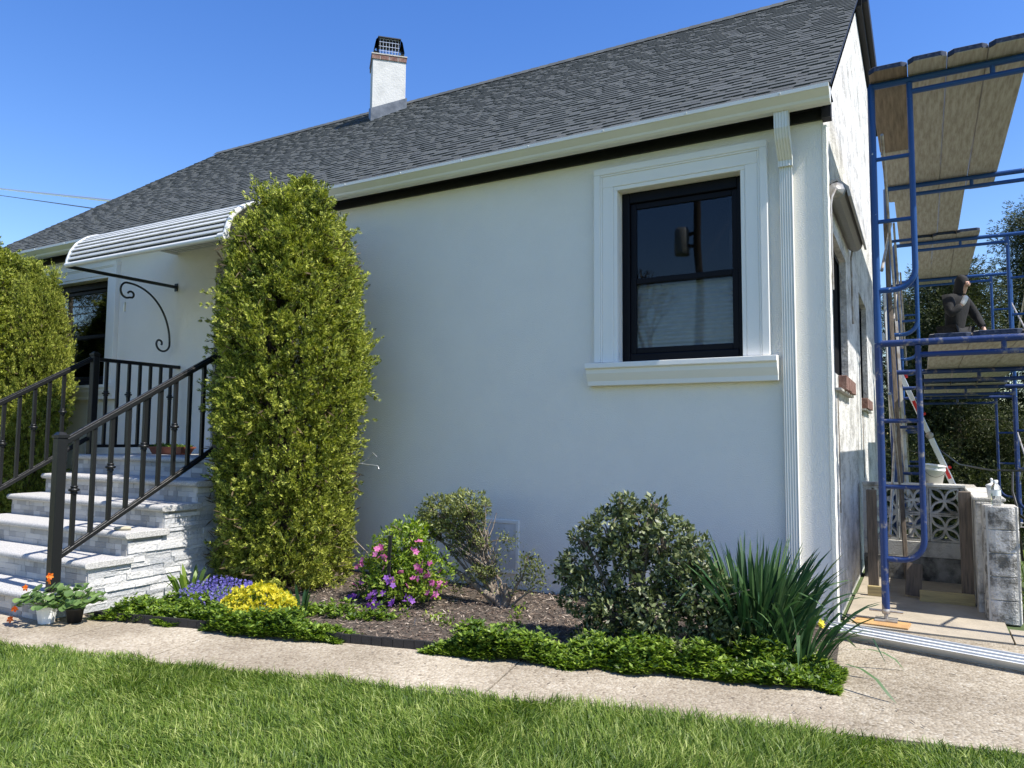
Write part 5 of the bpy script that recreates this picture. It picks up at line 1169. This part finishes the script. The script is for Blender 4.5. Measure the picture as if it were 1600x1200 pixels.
cedar('dark cedar tree directly behind the scaffold and ladder', (.98, 10.6, -1.2), 5.4, 1.25, 5, 15000)
cedar('taller cedar tree at the right edge behind the scaffold', (2.45, 12.2, -1.3), 6.9, 1.35, 6, 15000)
cedar('small cedar beside the gable wall seen through the scaffold', (.30, 12.4, -1.4), 5.6, 1.0, 8, 8000)
cedar('cedar tree standing outside the right edge', (4.6, 12.6, -1.4), 6.3, 1.5, 9, 8000)
# netting fence
nf = thing('netting_fence', 'green netting hung on a fence behind the trees', 'fence')
mb = MB(); P = []; k = 2600; x = rng.uniform(.6, 1.62, k); z = rng.uniform(-1.0, .82, k); P = np.stack([x, 12.9+.03*np.sin(x*20), z], 1); V, Fq = leaves(P, rdir(k)*[1, .2, 1], np.tile([0., -1, 0], (k, 1)), rng.uniform(.05, .09, k), .022); npmesh('net', V, Fq, M['net'], nf)
mb.box((.58, 12.95, -1.5), (1.64, 12.96, .78)); mb.build('backing', mat('net_back', (.03, .22, .16), .8), nf)
for x in (.6, 1.62): mb = MB(); mb.tube([(x, 12.93, -1.5), (x, 12.93, .86)], .02, 6); mb.build('fence_post', M['galv'], nf)
# neighbour house
nh = thing('blue_house', 'small blue house with grey shingle roof beyond the yard', 'house', loc=(0, 0, 0))
mb = MB(); mb.box((1.80, 16.2, -1.6), (7.5, 19.4, .44)); mb.build('wall', M['bluesiding'], nh)
mb = MB(); mb.prism([(0, 15.95, .40), (0, 17.8, 1.42), (0, 19.6, .40), (0, 19.6, .33), (0, 17.8, 1.34), (0, 15.95, .34)], (1.66, 0, 0), (7.7, 0, 0)); mb.build('roof', M['greyroof'], nh)
mb = MB(); mb.box((1.66, 15.92, .29), (7.7, 15.948, .395)); mb.build('eave_board', M['whitemetal'], nh)
for x in (1.86, 2.42, 4.2):
    mb = MB(); mb.box((x, 16.15, -.10), (x+.46, 16.199, .30)); wf = mb.build('window', M['trim'], nh)
    mb = MB()
    for i in range(2):
        for j in range(2): mb.box((x+.04+i*.20, 16.14, -.06+j*.17), (x+.22+i*.20, 16.149, .09+j*.17))
    mb.build('pane', M['glassdark'] if 'glassdark' in M else M['vinyl'], wf)
# overhead cables
def cable(label, a, b, r, m, sag=.25):
    mb = MB(); a = Vector(a); b = Vector(b); mb.tube([a.lerp(b, k/16)-Vector((0, 0, sag*4*(k/16)*(1-k/16))) for k in range(17)], r, 6); o = mb.build('overhead_cable', m); tag(o, label, 'cable', 'overhead service cables'); return o
cable('thick twisted overhead cable, upper of the two at the left', (-35.85, 11.43, 11.98), (-9.45, 2.29, 4.52), .028, M['wirel'], 0)
cable('thin overhead cable, lower of the two at the left', (-35.8, 11.42, 11.72), (-9.45, 2.30, 4.34), .012, M['wire'], 0)
# things behind the camera that the window glass reflects
up_ = thing('utility_pole', 'wooden utility pole with a grey transformer seen reflected in the window', 'utility pole', loc=(-4.45, -13.9, 0))
mb = MB(); mb.tube([(0, 0, -.3), (.0, 0, 9.6)], [.12, .09], 12); mb.build('mast', M['pole'], up_)
mb = MB(); mb.lathe([(0, 5.85), (.19, 5.87), (.20, 5.9), (.20, 6.5), (.17, 6.56), (0, 6.6)], (-.42, 0, 0), 18); mb.build('transformer', M['transformer'], up_)
mb = MB(); mb.bar((-1.0, 0, 8.9), (1.0, 0, 8.9), .10, .12); mb.bar((-.25, 0, 6.1), (0, 0, 6.1), .06, .08); mb.bar((-.25, 0, 6.4), (0, 0, 6.4), .06, .08); mb.build('crossarm', M['pole'], up_)
def bare(label, loc, H, seed):
    rd = random.Random(seed); mb = MB()
    def grow(p, d, l, r, k):
        q = p+d*l; mb.tube([p, p.lerp(q, .5)+Vector((rd.uniform(-.05, .05)*l, rd.uniform(-.05, .05)*l, 0)), q], [r, r*.85, r*.7], 5, False)
        if k == 0: return
        for _ in range(3 if k > 2 else 3):
            nd = (d+Vector((rd.uniform(-.7, .7), rd.uniform(-.7, .7), rd.uniform(-.1, .5)))).normalized(); grow(q, nd, l*rd.uniform(.6, .8), r*.62, k-1)
    t = thing('bare_tree', label, 'tree', 'bare trees across the street', loc); grow(Vector((0, 0, -.2)), Vector((0, 0, 1)), H*.33, .16, 5); mb.build('trunk', M['bark'], t)
bare('bare tree across the street, left of the utility pole reflection', (-7.2, -16.5, 0), 6.6, 1); bare('bare tree across the street, right of the utility pole reflection', (-3.2, -19, 0), 6.8, 2); bare('low bare tree reflected in the left of the window', (-9.5, -15.5, 0), 6.0, 3)
# white house across the street mirrored in the wide window
wh = thing('white_house', 'white clapboard house across the street mirrored in the wide left window', 'house', loc=(-27, -12.5, 0))
mb = MB(); mb.box((-4, -3, -.1), (4, 3, 2.6)); mb.build('wall', M['trim'], wh)
mb = MB(); mb.prism([(0, -3.3, 2.6), (0, 3.3, 2.6), (0, 0, 4.6)], (-4.3, 0, 0), (4.3, 0, 0)); mb.build('roof', M['greyroof'], wh)
mb = MB()
for x in (-2.6, 0, 2.2): mb.box((x, 3.001, 1.0), (x+.9, 3.03, 2.2))
mb.build('window', M['vinyl'], wh)

cedar('big evergreen across the street mirrored in the wide left window', (-20.5, -7.2, 0), 8.5, 2.6, 11, 9000)

n_ = 42000; Pg = np.stack([rng.uniform(.95, 7.5, n_), rng.uniform(.7, 12.5, n_), np.zeros(n_)], 1)
tg = np.clip((Pg[:, 1]-3.5)/9, 0, 1); Pg[:, 2] = -.02-1.5*tg*tg*(3-2*tg); Pg = Pg[(Pg[:, 0] > 1.0) | (Pg[:, 1] > 2.4)]
Vg, Fg = blades(Pg, rng.normal(size=(len(Pg), 3)), rng.uniform(.05, .11, len(Pg)), rng.uniform(.006, .012, len(Pg)), rng.uniform(.2, 1, len(Pg)), 2)
tag(npmesh('yard_grass', Vg, Fg, M['grass']), 'rough grass in the yard behind the block pier', 'grass', kind='stuff')
